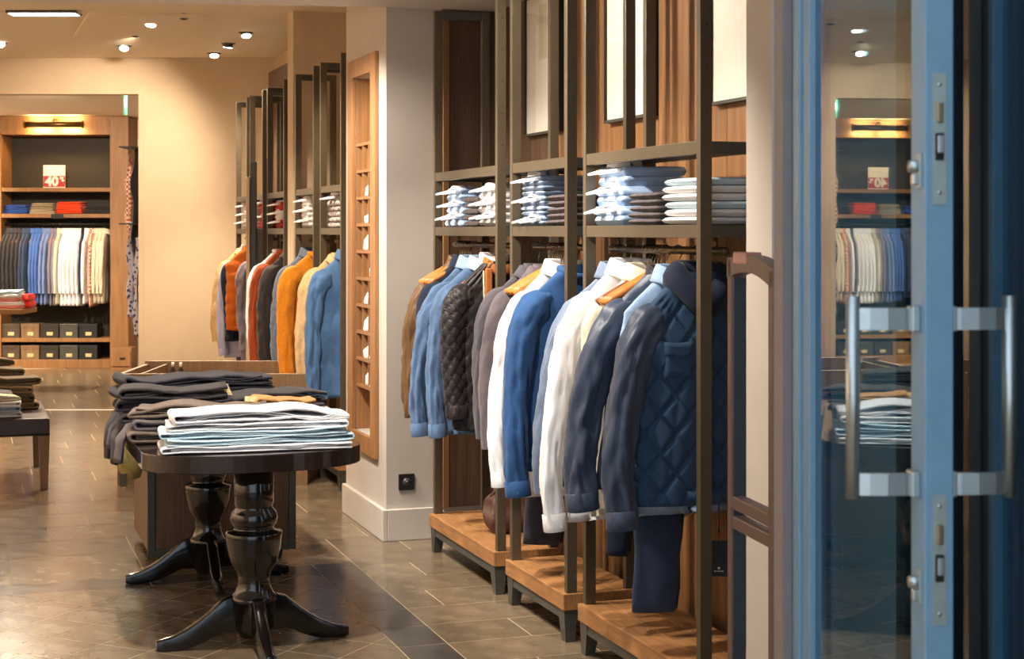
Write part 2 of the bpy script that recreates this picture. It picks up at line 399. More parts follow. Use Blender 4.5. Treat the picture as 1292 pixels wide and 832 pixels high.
# shallow dropped panel on the rear ceiling (its edges show as two slanting lines)
def cpt(x, y, z): d = F * (z - H) / (HY - y); return pix(x, y, d)[:2]
za = 3.13
pl = [cpt(112, 18, za), cpt(268, 22, za), cpt(218, 61, za), cpt(92, 49, za)]
struct(MB().prism(pl, za, 3.156).build('trim_1', M_ceil), 'shallow raised ceiling panel')
struct(MB().prism([cpt(-60, 18, za), cpt(104, 18, za), cpt(84, 49, za), cpt(-60, 50, za)], za + 0.012, 3.156).build('trim_2', M_ceil), 'shallow ceiling panel beside the strip light')
# far wall (square to the photo), bulkhead over the back room
struct(MB().box(-3.302, 2.2, 14.2, 14.35, 0, 3.155).build('wall_far', M_wall, rz=RC), 'lit beige plaster wall behind the far racks')
struct(MB().box(-9.6, -3.302, 14.2, 14.35, 2.83, 3.155).build('wall_bulkhead', M_wall, rz=RC), 'beige bulkhead over the opening to the back room')
struct(MB().box(-9.6, -2.5, 14.351, 19.2, 2.95, 3.1).build('ceiling_back_room', M_ceil, rz=RC), 'low ceiling of the back room')
struct(MB().box(-9.6, -2.5, 18.95, 19.1, 0, 2.95).build('wall_back', M_wall, rz=RC), 'beige back wall of the back room')
struct(MB().box(-2.65, -2.5, 14.36, 18.94, 0, 2.95).build('wall_back_side', M_wall, rz=RC), 'side wall of the back room')
struct(MB().box(-3.345, -3.302, 14.195, 14.36, 0, 2.83).build('trim_3', M_wall, rz=RC), 'plaster corner trim of the opening')
struct(MB().box(-8, -3.36, 14.17, 14.215, -0.003, 0.002).build('trim_4', M_paper, rz=RC), 'pale threshold strip across the floor')
struct(MB().box(-3.9, -3.7, -1, 20, 0, 3.3).build('wall_left', M_wall), 'plaster wall on the aisle side')
# right wall: timber clad behind the racks
wr = struct(MB().box(2.655, 2.80, 4.3, 7.95, 0, 2.756).build('wall_right', M_walnut), 'timber clad wall behind the near racks')
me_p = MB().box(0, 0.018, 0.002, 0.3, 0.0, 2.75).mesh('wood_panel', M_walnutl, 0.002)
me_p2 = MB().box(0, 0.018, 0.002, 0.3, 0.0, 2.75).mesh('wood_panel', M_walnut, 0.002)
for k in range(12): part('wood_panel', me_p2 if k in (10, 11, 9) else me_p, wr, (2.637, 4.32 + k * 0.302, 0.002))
wf = struct(MB().box(2.62, 2.78, 8.8, 14.2, 0, 3.155).build('wall_right_rear', M_wall), 'plaster wall behind the far racks')
struct(MB().box(2.50, 2.60, 11.32, 13.72, 0, 2.98).build('trim_5', M_walnut), 'dark timber panel behind the far racks')
struct(MB().box(2.19, 2.615, 11.06, 11.26, 0, 3.155).build('wall_nib', M_wall), 'narrow plaster nib between the far racks')
# pillar with a recessed niche
nz0, nz1, ny0, ny1, nd = 0.50, 2.45, 8.215, 8.63, 0.2
pb = MB()
pb.box(2.06, 3.0, 7.95, ny0, 0, 2.757).box(2.06, 3.0, ny1, 8.86, 0, 3.155).box(2.06, 3.0, ny0, ny1, 0, nz0).box(2.06, 3.0, ny0, ny1, nz1, 3.155).box(2.06 + nd, 3.0, ny0, ny1, nz0, nz1)
pb.box(2.06, 3.0, 7.95, ny0, 2.757, 3.155)
struct(pb.build('wall_pillar', M_wallg), 'pale plaster pillar between the racks with a wooden niche')
bb = MB().box(2.035, 2.06, 7.925, 8.86, 0, 0.163).box(2.06, 3.0, 7.925, 7.95, 0, 0.163).build('baseboard_pillar', M_wallg, bevel=0.004); struct(bb, 'tall plain baseboard around the pillar')
struct(MB().box(2.385, 2.655, 7.905, 7.95, 0.163, 2.755).build('trim_8', M_walnut), 'dark timber panel on the pillar inside the near rack')
struct(MB().box(2.353, 2.383, 7.90, 7.95, 0.163, 2.755).build('trim_9', M_walnutl), 'light timber edge strip of the pillar panel')
# entrance side wall behind the security gate
struct(MB().box(2.225, 4.0, 4.12, 4.28, 0, 2.756).build('wall_entrance', M_wallg), 'taupe plaster wall beside the entrance')
struct(MB().box(2.9, 3.05, 4.28, 7.95, 0, 2.756).build('wall_side', M_wallg))

# ------------------------------------------------------------------ open glass door (laid out in the camera-aligned ground frame, local x along the leaf)
d0 = 2.20; xe = (1167 - CX) / F * d0; tt = -0.063
ang = math.atan2(1, tt)                       # leaf direction in camera ground frame
X0, Y0 = cs(xe, d0)
dirx, diry = cs(math.cos(ang), math.sin(ang))
rzd = math.atan2(diry, dirx)                  # local +x runs along the leaf away from the street; local -y is to the right of the leaf
TH = 0.0405; LEAF = 0.755; ST = 0.062; HS = 0.112
dr = bpy.data.objects.new('door_1', None); COL.objects.link(dr); dr.location = (X0, Y0, 0); dr.rotation_euler = (0, 0, rzd)
struct(dr, 'blue painted glass door standing open with steel pull handles')
MB().box(0, ST, -TH, 0, 0.02, 2.7).build('leading_stile', M_blue, dr, 0.002)
MB().box(LEAF - HS, LEAF - 0.065, -TH, 0, 0.02, 2.7).box(LEAF - 0.06, LEAF - 0.03, -TH, 0.006, 0.02, 2.7).box(LEAF - 0.034, LEAF, -TH, 0.002, 0.02, 2.7).build('hinge_stile', M_blue, dr, 0.002)
MB().box(LEAF - 0.067, LEAF - 0.058, -TH + 0.004, -0.004, 0.02, 2.7).build('stile_groove', M_teal, dr)
MB().box(ST, LEAF - HS, -TH, 0, 0.02, 0.14).build('bottom_rail', M_blue, dr, 0.002)
MB().box(ST, LEAF - HS, -TH, 0, 2.6, 2.7).build('top_rail', M_blue, dr, 0.002)
for yy in (-TH / 2 - 0.009, -TH / 2 + 0.005): MB().box(ST, LEAF - HS, yy, yy + 0.004, 0.14, 2.6).build('glass_pane', M_glass, dr)      # double glazing
for y0, y1 in ((92, 258), (625, 790)):
    zt, zb = H - (y0 - HY) / F * d0, H - (y1 - HY) / F * d0; zm = (zt + zb) / 2
    lp = MB().box(-0.0012, 0.001, -TH / 2 - 0.0098, -TH / 2 + 0.0098, zb, zt).build('lock_plate', M_plate, dr)
    MB().box(-0.006, 0.0, -TH / 2 - 0.0045, -TH / 2 + 0.0045, zm + 0.022, zm + 0.05).build('latch_bolt', M_chrome, lp, 0.0015)
    MB().box(-0.004, 0.0, -TH / 2 - 0.006, -TH / 2 + 0.006, zm - 0.03, zm + 0.008).build('lock_keep', M_black, lp, 0.001)
    MB().box(-0.008, 0.0, -TH / 2 - 0.004, -TH / 2 + 0.004, zm - 0.02, zm + 0.004).build('dead_bolt', M_steel, lp, 0.001)
    for dz in (0.075, -0.075): MB().tube([(-0.002, -TH / 2, zm + dz), (0, -TH / 2, zm + dz)], 0.003, 8).build('screw', M_steel, lp)
for sy in (1, -1):
    y0 = 0 if sy > 0 else -TH
    h = bpy.data.objects.new('pull_handle', None); COL.objects.link(h); h.parent = dr; h['label'] = 'brushed steel pull handle on the blue door'
    zt, zb = H - (375 - HY) / F * d0, H - (634 - HY) / F * d0
    st = 0.092
    MB().tube([(0.034, y0 + sy * st, zb), (0.034, y0 + sy * st, zt)], 0.0098, 20).build('grip', M_steel, h)
    for yy in (404, 615):
        zc = H - (yy - HY) / F * d0
        m = MB(); path = [(0.03, 0.0), (0.028, 0.02), (0.027, 0.045), (0.029, 0.07), (0.034, st)]
        for (xa, ya), (xb, yb) in zip(path, path[1:]):
            m.hexa([(xa - 0.004, y0 + sy * ya, zc - 0.0155), (xa + 0.004, y0 + sy * ya, zc - 0.0155), (xb + 0.004, y0 + sy * yb, zc - 0.0155), (xb - 0.004, y0 + sy * yb, zc - 0.0155),
                    (xa - 0.004, y0 + sy * ya, zc + 0.0155), (xa + 0.004, y0 + sy * ya, zc + 0.0155), (xb + 0.004, y0 + sy * yb, zc + 0.0155), (xb - 0.004, y0 + sy * yb, zc + 0.0155)])
        m.build('bracket', M_steel, h)
        MB().box(0.018, 0.048, y0, y0 + sy * 0.012, zc - 0.018, zc + 0.018).build('fixing_plate', M_steel, h, 0.002)
for yy in (215, 744):
    zc = H - (yy - HY) / F * d0
    k = MB().box(0.012, 0.03, 0, 0.004, zc - 0.024, zc + 0.024).build('knob_plate', M_plate, dr, 0.001)
    MB().tube([(0.021, 0.0, zc + 0.006), (0.021, 0.016, zc + 0.006)], 0.0085, 14, ref=(1, 0, 0)).build('knob', M_steel, k)
    MB().box(0.015, 0.027, 0.003, 0.012, zc - 0.02, zc - 0.004).build('turn_piece', M_steel, k, 0.002)
# door jamb at the hinge
jx, jd = (1000 - CX) / F * 3.03, 3.03
MB().box(-0.018, 0.0, 0.0, 0.12, 0, 2.75)
jm = MB().box(-0.019, -0.001, 0.0, 0.10, 0, 2.752).build('trim_6', M_jamb, loc=cs(jx, jd) + (0,), rz=RC); struct(jm, 'taupe edge strip of the door jamb')
jm = MB().box(0, 0.022, -0.01, 0.10, 0, 2.752).box(0.022, 0.05, 0.0, 0.10, 0, 2.752).build('trim_7', M_blue, loc=cs(jx, jd) + (0,), rz=RC, bevel=0.002); struct(jm, 'blue painted door jamb with mouldings')

# fixed shop window beside the open door, dark display box behind it
wx, wd = (1262 - CX) / F * 2.45, 2.45
wa = math.atan2(1, -0.018)
dx2, dy2 = cs(math.cos(wa), math.sin(wa)); rzw = math.atan2(dy2, dx2)
wn = bpy.data.objects.new('window_1', None); COL.objects.link(wn); wn.location = cs(wx, wd) + (0,); wn.rotation_euler = (0, 0, rzw)
struct(wn, 'dark teal framed shop window beside the open door')
for a, b, mm in ((0.0, 0.022, M_teal), (0.026, 0.05, M_dteal), (0.055, 0.085, M_black), (0.10, 0.16, M_dteal), (0.33, 0.37, M_dteal), (0.55, 0.62, M_dteal)):
    MB().box(a, b, -0.05, 0.012 if mm is M_teal else 0.0, 0.0, 2.752).build('window_post', mm, wn, 0.002)
MB().box(-2.2, 0, -0.012, -0.004, 0.1, 2.7).build('glass_pane', M_glass, wn)
for a, b in ((0.16, 0.33), (0.37, 0.55)):
    MB().box(a, b, -0.03, -0.022, 0.1, 2.7).build('glass_pane', M_glass, wn)
MB().box(-2.2, 0.62, -0.05, 0.01, 0, 0.1).build('sill', M_teal, wn); MB().box(-2.2, 0.62, -0.05, 0.01, 2.7, 2.752).build('head', M_teal, wn)
bx_ = MB().box(-2.2, 0.7, -1.2, -1.15, 0, 2.9).box(0.64, 0.7, -1.15, -0.05, 0, 2.9).box(-2.2, 0.64, -1.15, -0.05, 2.756, 2.9).box(-2.2, 0.64, -1.15, -0.05, -0.002, 0.08).box(-2.26, -2.2, -1.2, -0.05, 0, 2.9)
o = bx_.build('wall_display', M_void, loc=cs(wx, wd) + (0,), rz=rzw); struct(o, 'dark interior of the shop window display')
# ------------------------------------------------------------------ end of structure

# ------------------------------------------------------------------ ceiling lamps
WARM = (1.0, 0.83, 0.62); NEUT = (1.0, 0.91, 0.79)
def gimbal(label, loc, target, energy, size=60, col=WARM, drop=0.0, group='ceiling spotlights', blend=0.7):
    """recessed tilting spotlight: square plate, tilted can, glowing lens and its light"""
    t = thing('ceiling_spotlight', label, 'spotlight', loc, 0, group)
    dv = (Vector(target) - Vector(loc)).normalized()
    MB().lathe([(0.058, -0.004), (0.06, 0.0)], 24).build('trim_ring', M_bronzed, t)
    side = Vector((dv.x, dv.y, 0)); side = side.normalized() * 0.03 if side.length > 0.01 else Vector((0, 0, 0))
    base = Vector((0, 0, 0.03)); tip = base + dv * 0.062
    MB().tube([base, base + dv * 0.03, tip], [0.03, 0.042, 0.042], 20).build('lamp_can', M_bronzed, t)
    MB().tube([tip, tip + dv * 0.004], [0.038, 0.036], 20).build('lens', M_lens, t)
    L0 = Vector(loc) + tip + dv * 0.05
    l = bpy.data.lights.new('spot_lamp', 'SPOT'); l.energy = energy; l.color = col; l.spot_size = math.radians(size); l.spot_blend = blend; l.shadow_soft_size = 0.04
    o = bpy.data.objects.new('spot_lamp', l); COL.objects.link(o); o.location = L0; o.rotation_euler = dv.to_track_quat('-Z', 'Y').to_euler()
    return t
ZC = 3.155
def cz(x, y, z=ZC):
    p = cpt(x, y, z); return (p[0], p[1], z)
GA = 'spotlights on the shop ceiling'
gimbal('tilted ceiling spotlight nearest the entrance soffit, aimed at the far wall', cz(232, 18), pix(240, 345, 14.2), 150, 60, group=GA)
gimbal('tilted ceiling spotlight in the middle of the row of four', cz(172, 41), pix(60, 400, 16), 380, 80, group=GA)
gimbal('tilted ceiling spotlight at the wall end of the row of four', cz(157, 58), pix(120, 560, 11.5), 200, 80, group=GA)
gimbal('small ceiling spotlight seen end on in the row of four', cz(191, 27), pix(150, 520, 11), 260, 80, group=GA)
gimbal('round ceiling spotlight closest to the wooden panel, lighting the rust sweater rack', cz(310, 41), (2.1, 11.7, 1.2), 250, 75, group=GA)
gimbal('round ceiling spotlight in the middle of the trio by the racks', cz(288, 55), (1.9, 13.4, 0.9), 230, 75, group=GA)
gimbal('round ceiling spotlight against the far wall beside the racks', cz(270, 67), (2.0, 12.9, 0.9), 200, 80, group=GA)
gimbal('ceiling spotlight beside the strip light at the left panel', cz(0, 54), pix(20, 450, 11), 330, 80, group=GA)
gimbal('ceiling spotlight over the mustard sweater rack', (1.2, 9.4, ZC), (2.15, 10.2, 1.1), 260, 75, group=GA)
gimbal('low spotlight under the back room ceiling', pix(45, 121, 14.75)[:2] + (2.95,), pix(70, 340, 18.4), 620, 75, group=GA)
for k, (y, lab) in enumerate(((9.6, 'first'), (11.4, 'second'), (13.2, 'third'))):
    gimbal('added unseen fill spotlight washing the aisle wall, %s of three from the entrance' % lab, (-2.2, y, ZC), (-3.7, y, 1.7), 330, 110, group=GA)  # out-of-view lamps added for soft fill bounced off the aisle wall
gimbal('added unseen fill spotlight washing the back room wall beside the shelving', cs(-6.6, 17.6) + (2.95,), cs(-7.4, 18.9) + (1.5,), 450, 130, group=GA)  # added out of view so bounced light lifts the back room
gimbal('added unseen fill spotlight over the small oak table in the back room', cs(-6.2, 15.8) + (2.95,), cs(-5.6, 16.2) + (0.9,), 600, 120, group=GA)  # second added lamp, out of view, brightening the back room
GF = 'spotlights on the entrance ceiling'
ZF = 2.756
for lab, l, t, e, sz in [
    ('entrance ceiling spotlight aimed at the quilted jacket rack', (0.9, 4.7, ZF), (2.3, 4.95, 1.15), 150, 70),
    ('entrance ceiling spotlight aimed at the blue sweater rack', (0.9, 5.75, ZF), (2.3, 6.0, 1.15), 170, 70),
    ('entrance ceiling spotlight aimed at the brown leather jacket rack', (0.9, 6.9, ZF), (2.3, 7.1, 1.15), 170, 70),
    ('entrance ceiling spotlight over the oval table', (0.75, 5.5, ZF), (1.05, 6.25, 0.8), 200, 60),
    ('entrance ceiling spotlight over the dark trousers', (0.5, 7.4, ZF), (1.05, 7.0, 0.8), 130, 75),
    ('entrance ceiling spotlight aimed at the framed prints', (1.2, 6.0, ZF), (2.6, 5.9, 2.1), 150, 110),
    ('entrance ceiling spotlight washing the pillar niche', (0.85, 7.75, ZF), (2.06, 8.35, 1.35), 260, 80)]:
    gimbal(lab, l, t, e, sz, NEUT, group=GF)
for k, (y, lab) in enumerate(((4.6, 'first'), (6.2, 'second'), (7.8, 'third'))):
    gimbal('added unseen entrance fill spotlight on the aisle wall, %s of three from the door' % lab, (-2.2, y, ZF), (-3.7, y, 1.5), 300, 110, NEUT, group=GF)  # added lamps out of view: wall bounce as fill for the entrance zone
# strip light
xa, xb = cz(14, 14.5), cz(97, 14.5)
sl = thing('strip_light', 'slim rectangular ceiling strip light with glowing diffuser', 'ceiling light', ((xa[0] + xb[0]) / 2, (xa[1] + xb[1]) / 2, ZC), RC)
wd2 = (Vector(xb) - Vector(xa)).length / 2
MB().box(-wd2 - 0.015, wd2 + 0.015, -0.08, 0.08, -0.02, 0).build('housing', M_bronzed, sl, 0.002)
MB().box(-wd2, wd2, -0.065, 0.065, -0.024, -0.019).build('diffuser', M_strip, sl)

# ------------------------------------------------------------------ racks
def rack(label, Y0, Y1, xf=2.215, dep=0.29, low=False, group=None):
    """open frame rack: two side frames, two shelves, hanging rail, timber base on tapered feet"""
    W_ = Y1 - Y0
    t = thing('display_rack', label, 'clothes rack', (xf, Y0, 0), 0, group)
    u = 0.042; zb, zt = 0.19, 2.70
    up = MB().box(0, u, 0, 0.03, zb, zt).mesh('upright', M_bronze, 0.002)
    for y in (0, W_ - 0.03):
        for x in (0, dep - u): part('upright', up, t, (x, y, 0))
    tb = MB().box(u, dep - u, 0, 0.03, zt - u, zt).mesh('top_beam', M_bronzed, 0.002)
    sb = MB().box(u, dep - u, 0, 0.03, 0, 0.04).mesh('side_beam', M_bronzed, 0.002)
    for y in (0, W_ - 0.03):
        part('top_beam', tb, t, (0, y, 0))
        for z in (1.848, 1.58): part('side_beam', sb, t, (0, y, z))
    fb = MB().box(0.002, 0.03, 0.03, W_ - 0.03, 0, 0.043).mesh('shelf_beam', M_bronze, 0.002)
    bd = MB().box(0.03, dep - 0.01, 0.03, W_ - 0.03, 0.012, 0.030).mesh('shelf_board', M_bronzed)
    for z in (1.848, 1.578): part('shelf_beam', fb, t, (0, 0, z)); part('shelf_board', bd, t, (0, 0, z))
    r = MB().tube([(0.105, 0.03, 1.535), (0.105, W_ - 0.03, 1.535)], 0.014, 14, ref=(0, 0, 1)).build('hanging_rail', M_rail, t)
    for y in (0.10, W_ - 0.10): MB().tube([(0.105, y, 1.53), (0.105, y, 1.592)], 0.006, 8).build('rail_hanger', M_rail, r)
    n = 3; wpl = (dep + 0.035) / n
    plank = MB().box(0, wpl - 0.0015, -0.008, W_ + 0.008, 0.125, 0.19).mesh('base_plank', M_oak, 0.003)
    for k in range(n): part('base_plank', plank, t, (-0.018 + k * wpl, 0, 0))
    fr = MB().box(-0.009, dep + 0.007, 0.003, 0.03, 0.085, 0.1245).box(-0.009, dep + 0.007, W_ - 0.03, W_ - 0.003, 0.085, 0.1245).box(-0.009, 0.02, 0.03, W_ - 0.03, 0.085, 0.1245).box(dep - 0.02, dep + 0.01, 0.03, W_ - 0.03, 0.085, 0.125)
    fr.build('base_frame', M_bronzed, t, 0.002)
    for y, sgn in ((0, 1), (W_, -1)):
        for x in (-0.012, dep - 0.045):
            MB().hexa([(x + 0.006, y, 0), (x + 0.045, y, 0), (x + 0.045, y + sgn * 0.04, 0), (x + 0.006, y + sgn * 0.04, 0),
                       (x, y, 0.125), (x + 0.055, y, 0.125), (x + 0.055, y + sgn * 0.075, 0.125), (x, y + sgn * 0.075, 0.125)]).build('foot', M_bronzed, t)
    # peg holes down the uprights
    ph = MB().tube([(0, 0, 0), (0, -0.002, 0)], 0.003, 8, ref=(1, 0, 0)).mesh('peg_hole', M_black)
    for k in range(5): part('peg_hole', ph, t, (u * 0.55, 0.0002, 1.98 + k * 0.14))
    return t
GR = 'bronze frame racks along the right wall'
U = {1: (6.61, 7.62), 2: (5.755, 6.44), 3: (4.575, 5.59)}
rack('near bronze rack holding the brown leather jacket and denim shirt, next to the pillar', *U[1], group=GR)
rack('near bronze rack holding grey blazers, a white shirt and a blue sweater', *U[2], group=GR)
rack('near bronze rack holding the quilted navy jacket, by the security gate', *U[3], group=GR)
FR = {'A': (13.0, 13.55), 'B': (12.27, 12.87), 'C': (11.40, 12.09), 'D': (10.37, 11.0), 'E': (9.56, 10.18)}
RL = {'A': 'far bronze rack with the tan jacket and orange vest, beside the beige wall', 'B': 'far bronze rack with red folded shirts, behind the tall standing panel',
      'C': 'far bronze rack with the rust sweater, in front of the dark timber panel', 'D': 'far bronze rack with the mustard sweater and white folded shirts',
      'E': 'far bronze rack with the beige jacket, beside the niche pillar'}
for k in FR: rack(RL[k], *FR[k], xf=2.19, group=GR)
XR = 2.215 + 0.105; XRF = 2.19 + 0.105; ZR = 1.535

# ------------------------------------------------------------------ hangers
def make_hanger(wm, sx=1.0, oz=0.0):
    me_b = MB()
    pts = []; rad = []; ry = []
    for k in range(15):
        s = -1 + 2 * k / 14; x = 0.205 * s
        pts.append((x * sx, 0.015 * (abs(s) ** 1.6), oz - 0.105 * abs(s) ** 1.15)); rad.append(0.016 - 0.004 * abs(s)); ry.append(0.0085 + 0.007 * abs(s))
    me_b.tube(pts, rad, 10, ref=(0, 1, 0), ry=ry)
    hk = MB(); hp = [(0, 0, oz + 0.01), (0, 0, 0.045)]
    for k in range(12):
        a = -0.6 * PI / 2 + k / 11 * (PI * 1.35); hp.append((0.0195 * math.cos(a) - 0.002, 0, 0.095 - 0.017 + 0.0 + 0.0195 * math.sin(a) + 0.002))
    hk.tube(hp, 0.0021, 6)
    return me_b.mesh('shoulder_bar', wm), hk.mesh('hook', M_chrome)
HG = {False: make_hanger(M_hanger), True: make_hanger(M_hangerd), 'in': make_hanger(M_hanger, 0.82, -0.028)}
NZ = ZR - 0.0825          # height of a hanger's neck below the rail top
def hanger(label, Y, X=XR, dark=False, group=None, dz=0.0, rz=0.0):
    t = thing('wooden_hanger', label, 'hanger', (X, Y, NZ + dz), rz, group)
    b, h = HG[dark]; part('shoulder_bar', b, t); part('hook', h, t)
    return t

# ------------------------------------------------------------------ garments
def lerp(a, b, t): return a + (b - a) * t
def sstep(a, b, x):
    t = max(0, min(1, (x - a) / (b - a))); return t * t * (3 - 2 * t)
def quilt_h(u, v, size, amp):
    v = v * 0.8; p = (u + v) / size; q = (u - v) / size
    dd = min(abs(p - round(p)), abs(q - round(q)))
    return amp * (1 - math.exp(-(dd / 0.075) ** 2)) - amp * 0.6
def band_h(v, size, amp):
    p = v / size; return amp * (abs(math.sin(PI * p)) ** 0.6) - amp * 0.5
def body_mesh(name, m, L, a, b, flare=1.0, neck=0.07, seed=0, quilt=None, vest=False, wr=1.0, sh=0.205, bands=None):
    zs = [0.012, 0, -0.012, -0.025, -0.04, -0.055, -0.07, -0.085, -0.1, -0.115, -0.128]
    step = 0.008 if quilt and quilt > 0.07 else (0.012 if (quilt or bands) else 0.028)
    n = int((L - 0.145) / step); zs += [-0.145 - (L - 0.145) * k / n for k in range(n + 1)]
    N = 240 if quilt and quilt > 0.07 else (120 if (quilt or bands) else 56)
    vs = []; fs = []
    for j, z in enumerate(zs):
        if z > -0.125: w = neck + (sh - neck) * (max(0, -z) / 0.125) ** 0.95
        else: w = lerp(sh, a, sstep(-0.125, -0.24, z))
        if z < -0.24: w = lerp(a, a * flare, (-0.24 - z) / (L - 0.24))
        th = lerp(0.042, 0.03, sstep(0, -0.07, z)); th = lerp(th, b, sstep(-0.07, -0.26, z))
        ff = sstep(-0.15, -L, z)
        for i in range(N):
            t = 2 * PI * i / N; ct, st = math.cos(t), math.sin(t)
            x = w * math.copysign(abs(ct) ** 0.75, ct); y = th * math.copysign(abs(st) ** 0.8, st)
            nx, ny = ct / w, st / th; ln = math.hypot(nx, ny); nx /= ln; ny /= ln
            dsp = 0.008 * wr * ff * math.sin(x * 34 + seed * 1.7 + 2 * noise.noise((x * 4, seed, z * 3)))
            dsp += wr * (0.010 * noise.noise((x * 7 + seed, y * 7, z * 4 + seed)) + 0.006 * noise.noise((x * 18 + seed, y * 15, z * 9)))
            rd = 1 - 2.4 * abs(noise.noise((x * 9 + seed, math.copysign(1, y) * 3, z * 2.0 + seed))); dsp -= wr * 0.010 * max(0, rd) ** 2 * sstep(-0.15, -0.4, z)
            if quilt: dsp = dsp * 0.4 + quilt_h(x, z, quilt, 0.013)
            if bands: dsp = dsp * 0.5 + band_h(z, bands, 0.010)
            zz = z + (0.012 * noise.noise((x * 5, seed * 3.1, 0)) if j == len(zs) - 1 else 0)
            vs.append((x + nx * dsp, y + ny * dsp, zz))
    for j in range(len(zs) - 1):
        for i in range(N):
            k = (i + 1) % N; fs.append((j * N + i, j * N + k, (j + 1) * N + k, (j + 1) * N + i))
    # turned hem closes the bottom
    j = len(zs) - 1; c = len(vs); vs.append((0, 0, zs[-1] + 0.03))
    for i in range(N): fs.append((j * N + (i + 1) % N, j * N + i, c))
    return MB().add(vs, fs, True).mesh(name, m)
def sleeve_path(sd, Ls, out, fwd, seed, sh=0.205):
    pts = []
    P = [(0.115, 0, -0.112), (sh - 0.045, 0, -0.142), (sh - 0.004, -0.004, -0.19), (sh + 0.012 + out * 0.3, fwd * 0.2 - 0.006, -0.27), (sh + 0.014 + out * 0.7, fwd * 0.5, -0.11 - Ls * 0.5), (sh + 0.008 + out, fwd, -0.10 - Ls * 0.77), (sh + out * 0.95, fwd * 1.25, -0.10 - Ls)]
    # Catmull-Rom through P
    Q = [Vector(p) for p in P]; Q = [Q[0] * 2 - Q[1]] + Q + [Q[-1] * 2 - Q[-2]]
    for k in range(1, len(Q) - 2):
        for s in range(9):
            t = s / 9
            p = 0.5 * ((2 * Q[k]) + (-Q[k - 1] + Q[k + 1]) * t + (2 * Q[k - 1] - 5 * Q[k] + 4 * Q[k + 1] - Q[k + 2]) * t * t + (-Q[k - 1] + 3 * Q[k] - 3 * Q[k + 1] + Q[k + 2]) * t ** 3)
            pts.append((p.x * sd, p.y, p.z))
    pts.append((P[-1][0] * sd, P[-1][1], P[-1][2]))
    return pts
def sleeve_mesh(m, sd, Ls, out, fwd, seed, r0=0.062, r1=0.04, wr=1.0, ry=1.1, quilt=None, bands=None, sh=0.205):
    pts = sleeve_path(sd, Ls, out, fwd, seed, sh); n = len(pts)
    if quilt or bands:
        pp = []
        for k in range(n - 1):
            for s in range(3): pp.append(tuple(lerp(pts[k][c], pts[k + 1][c], s / 3) for c in range(3)))
        pts = pp + [pts[-1]]; n = len(pts)
    R = [lerp(0.036, r0, sstep(0, 0.25, k / (n - 1))) if k / (n - 1) < 0.25 else lerp(r0, r1, ((k / (n - 1)) - 0.25) / 0.75) for k in range(n)]
    RY = [r * ry for r in R]
    def disp(q, th, t):
        e = sstep(0.3, 0.55, t)
        c, s_ = math.cos(th), math.sin(th)
        v = wr * (0.011 * noise.noise((c * 1.5 + seed, s_ * 1.5, q.z * 2.2)) + 0.007 * e * noise.noise((c * 1.1 + seed * 2, s_ * 1.1 + 5, q.z * 14 + 2.2 * s_)) + 0.003 * noise.noise((q.x * 30 + seed, q.y * 30, q.z * 20)))
        rd = 1 - 2.2 * abs(noise.noise((c * 1.2 + seed * 3, s_ * 1.2, q.z * 7 + 1.6 * s_ + 1.1 * c))); v -= wr * 0.009 * max(0, rd) ** 2 * sstep(0.12, 0.4, t)
        rd = 1 - 2.4 * abs(noise.noise((c * 2.2 + seed, s_ * 2.2 + 9, q.z * 2.4))); v -= wr * 0.004 * max(0, rd) ** 2 * sstep(0.2, 0.5, t)
        if quilt: v = v * 0.5 + quilt_h(th * 0.06, q.z, quilt, 0.010)
        if bands: v = v * 0.5 + band_h(q.z, bands, 0.008)
        return v
    return MB().tube(pts, R, 44 if quilt else 36, ref=(0, 1, 0), ry=RY, disp=disp, cap=False).mesh('sleeve', m), pts[-1], pts[-2], R[-1]
def collar_mesh(m, kind, neck=0.07):
    prof = {'shirt': [(0.0, -0.02), (0.002, 0.03), (0.006, 0.042), (0.012, 0.040), (0.018, 0.022), (0.028, -0.012), (0.034, -0.03), (0.031, -0.031), (0.02, -0.008)],
            'stand': [(0.0, -0.02), (-0.006, 0.03), (-0.008, 0.062), (-0.002, 0.066), (0.004, 0.06), (0.008, 0.02), (0.014, -0.02)],
            'crew': [(0.0, -0.015), (0.0, 0.006), (0.006, 0.013), (0.013, 0.008), (0.016, -0.008), (0.012, -0.02)],
            'lapel': [(0.0, -0.02), (0.004, 0.02), (0.010, 0.03), (0.018, 0.022), (0.034, -0.03), (0.048, -0.06), (0.044, -0.062), (0.022, -0.02)],
            'hood': [(-0.02, -0.05), (-0.02, 0.02), (-0.008, 0.055), (0.012, 0.062), (0.032, 0.04), (0.045, 0.0), (0.045, -0.05), (0.03, -0.085), (0.01, -0.07)]}[kind]
    prof = [(r * (1.15 if kind == 'hood' else 1), z * {'shirt': 0.8, 'stand': 0.62, 'crew': 0.8, 'lapel': 0.5, 'hood': 0.75}[kind] - (0.012 if kind in ('stand', 'lapel') else 0.0)) for r, z in prof]
    N = 36; vs = []; fs = []
    for j, (r, z) in enumerate(prof):
        for i in range(N):
            t = 2 * PI * i / N
            front = max(0, -math.sin(t))               # local -y is the front
            rr = 1.0
            x = (neck + r) * math.cos(t); y = (0.046 + r) * math.sin(t)
            zz = z - 0.03 * front ** 2 - (0.05 * front ** 3 if kind in ('lapel', 'hood') else 0)
            vs.append((x, y, zz + 0.006 * noise.noise((x * 20, y * 20, z * 10))))
    n = len(prof)
    for j in range(n):
        for i in range(N):
            k = (i + 1) % N; jn = (j + 1) % n
            fs.append((j * N + i, j * N + k, jn * N + k, jn * N + i))
    return MB().add(vs, fs, True).mesh('collar', m)
SEED = [0]
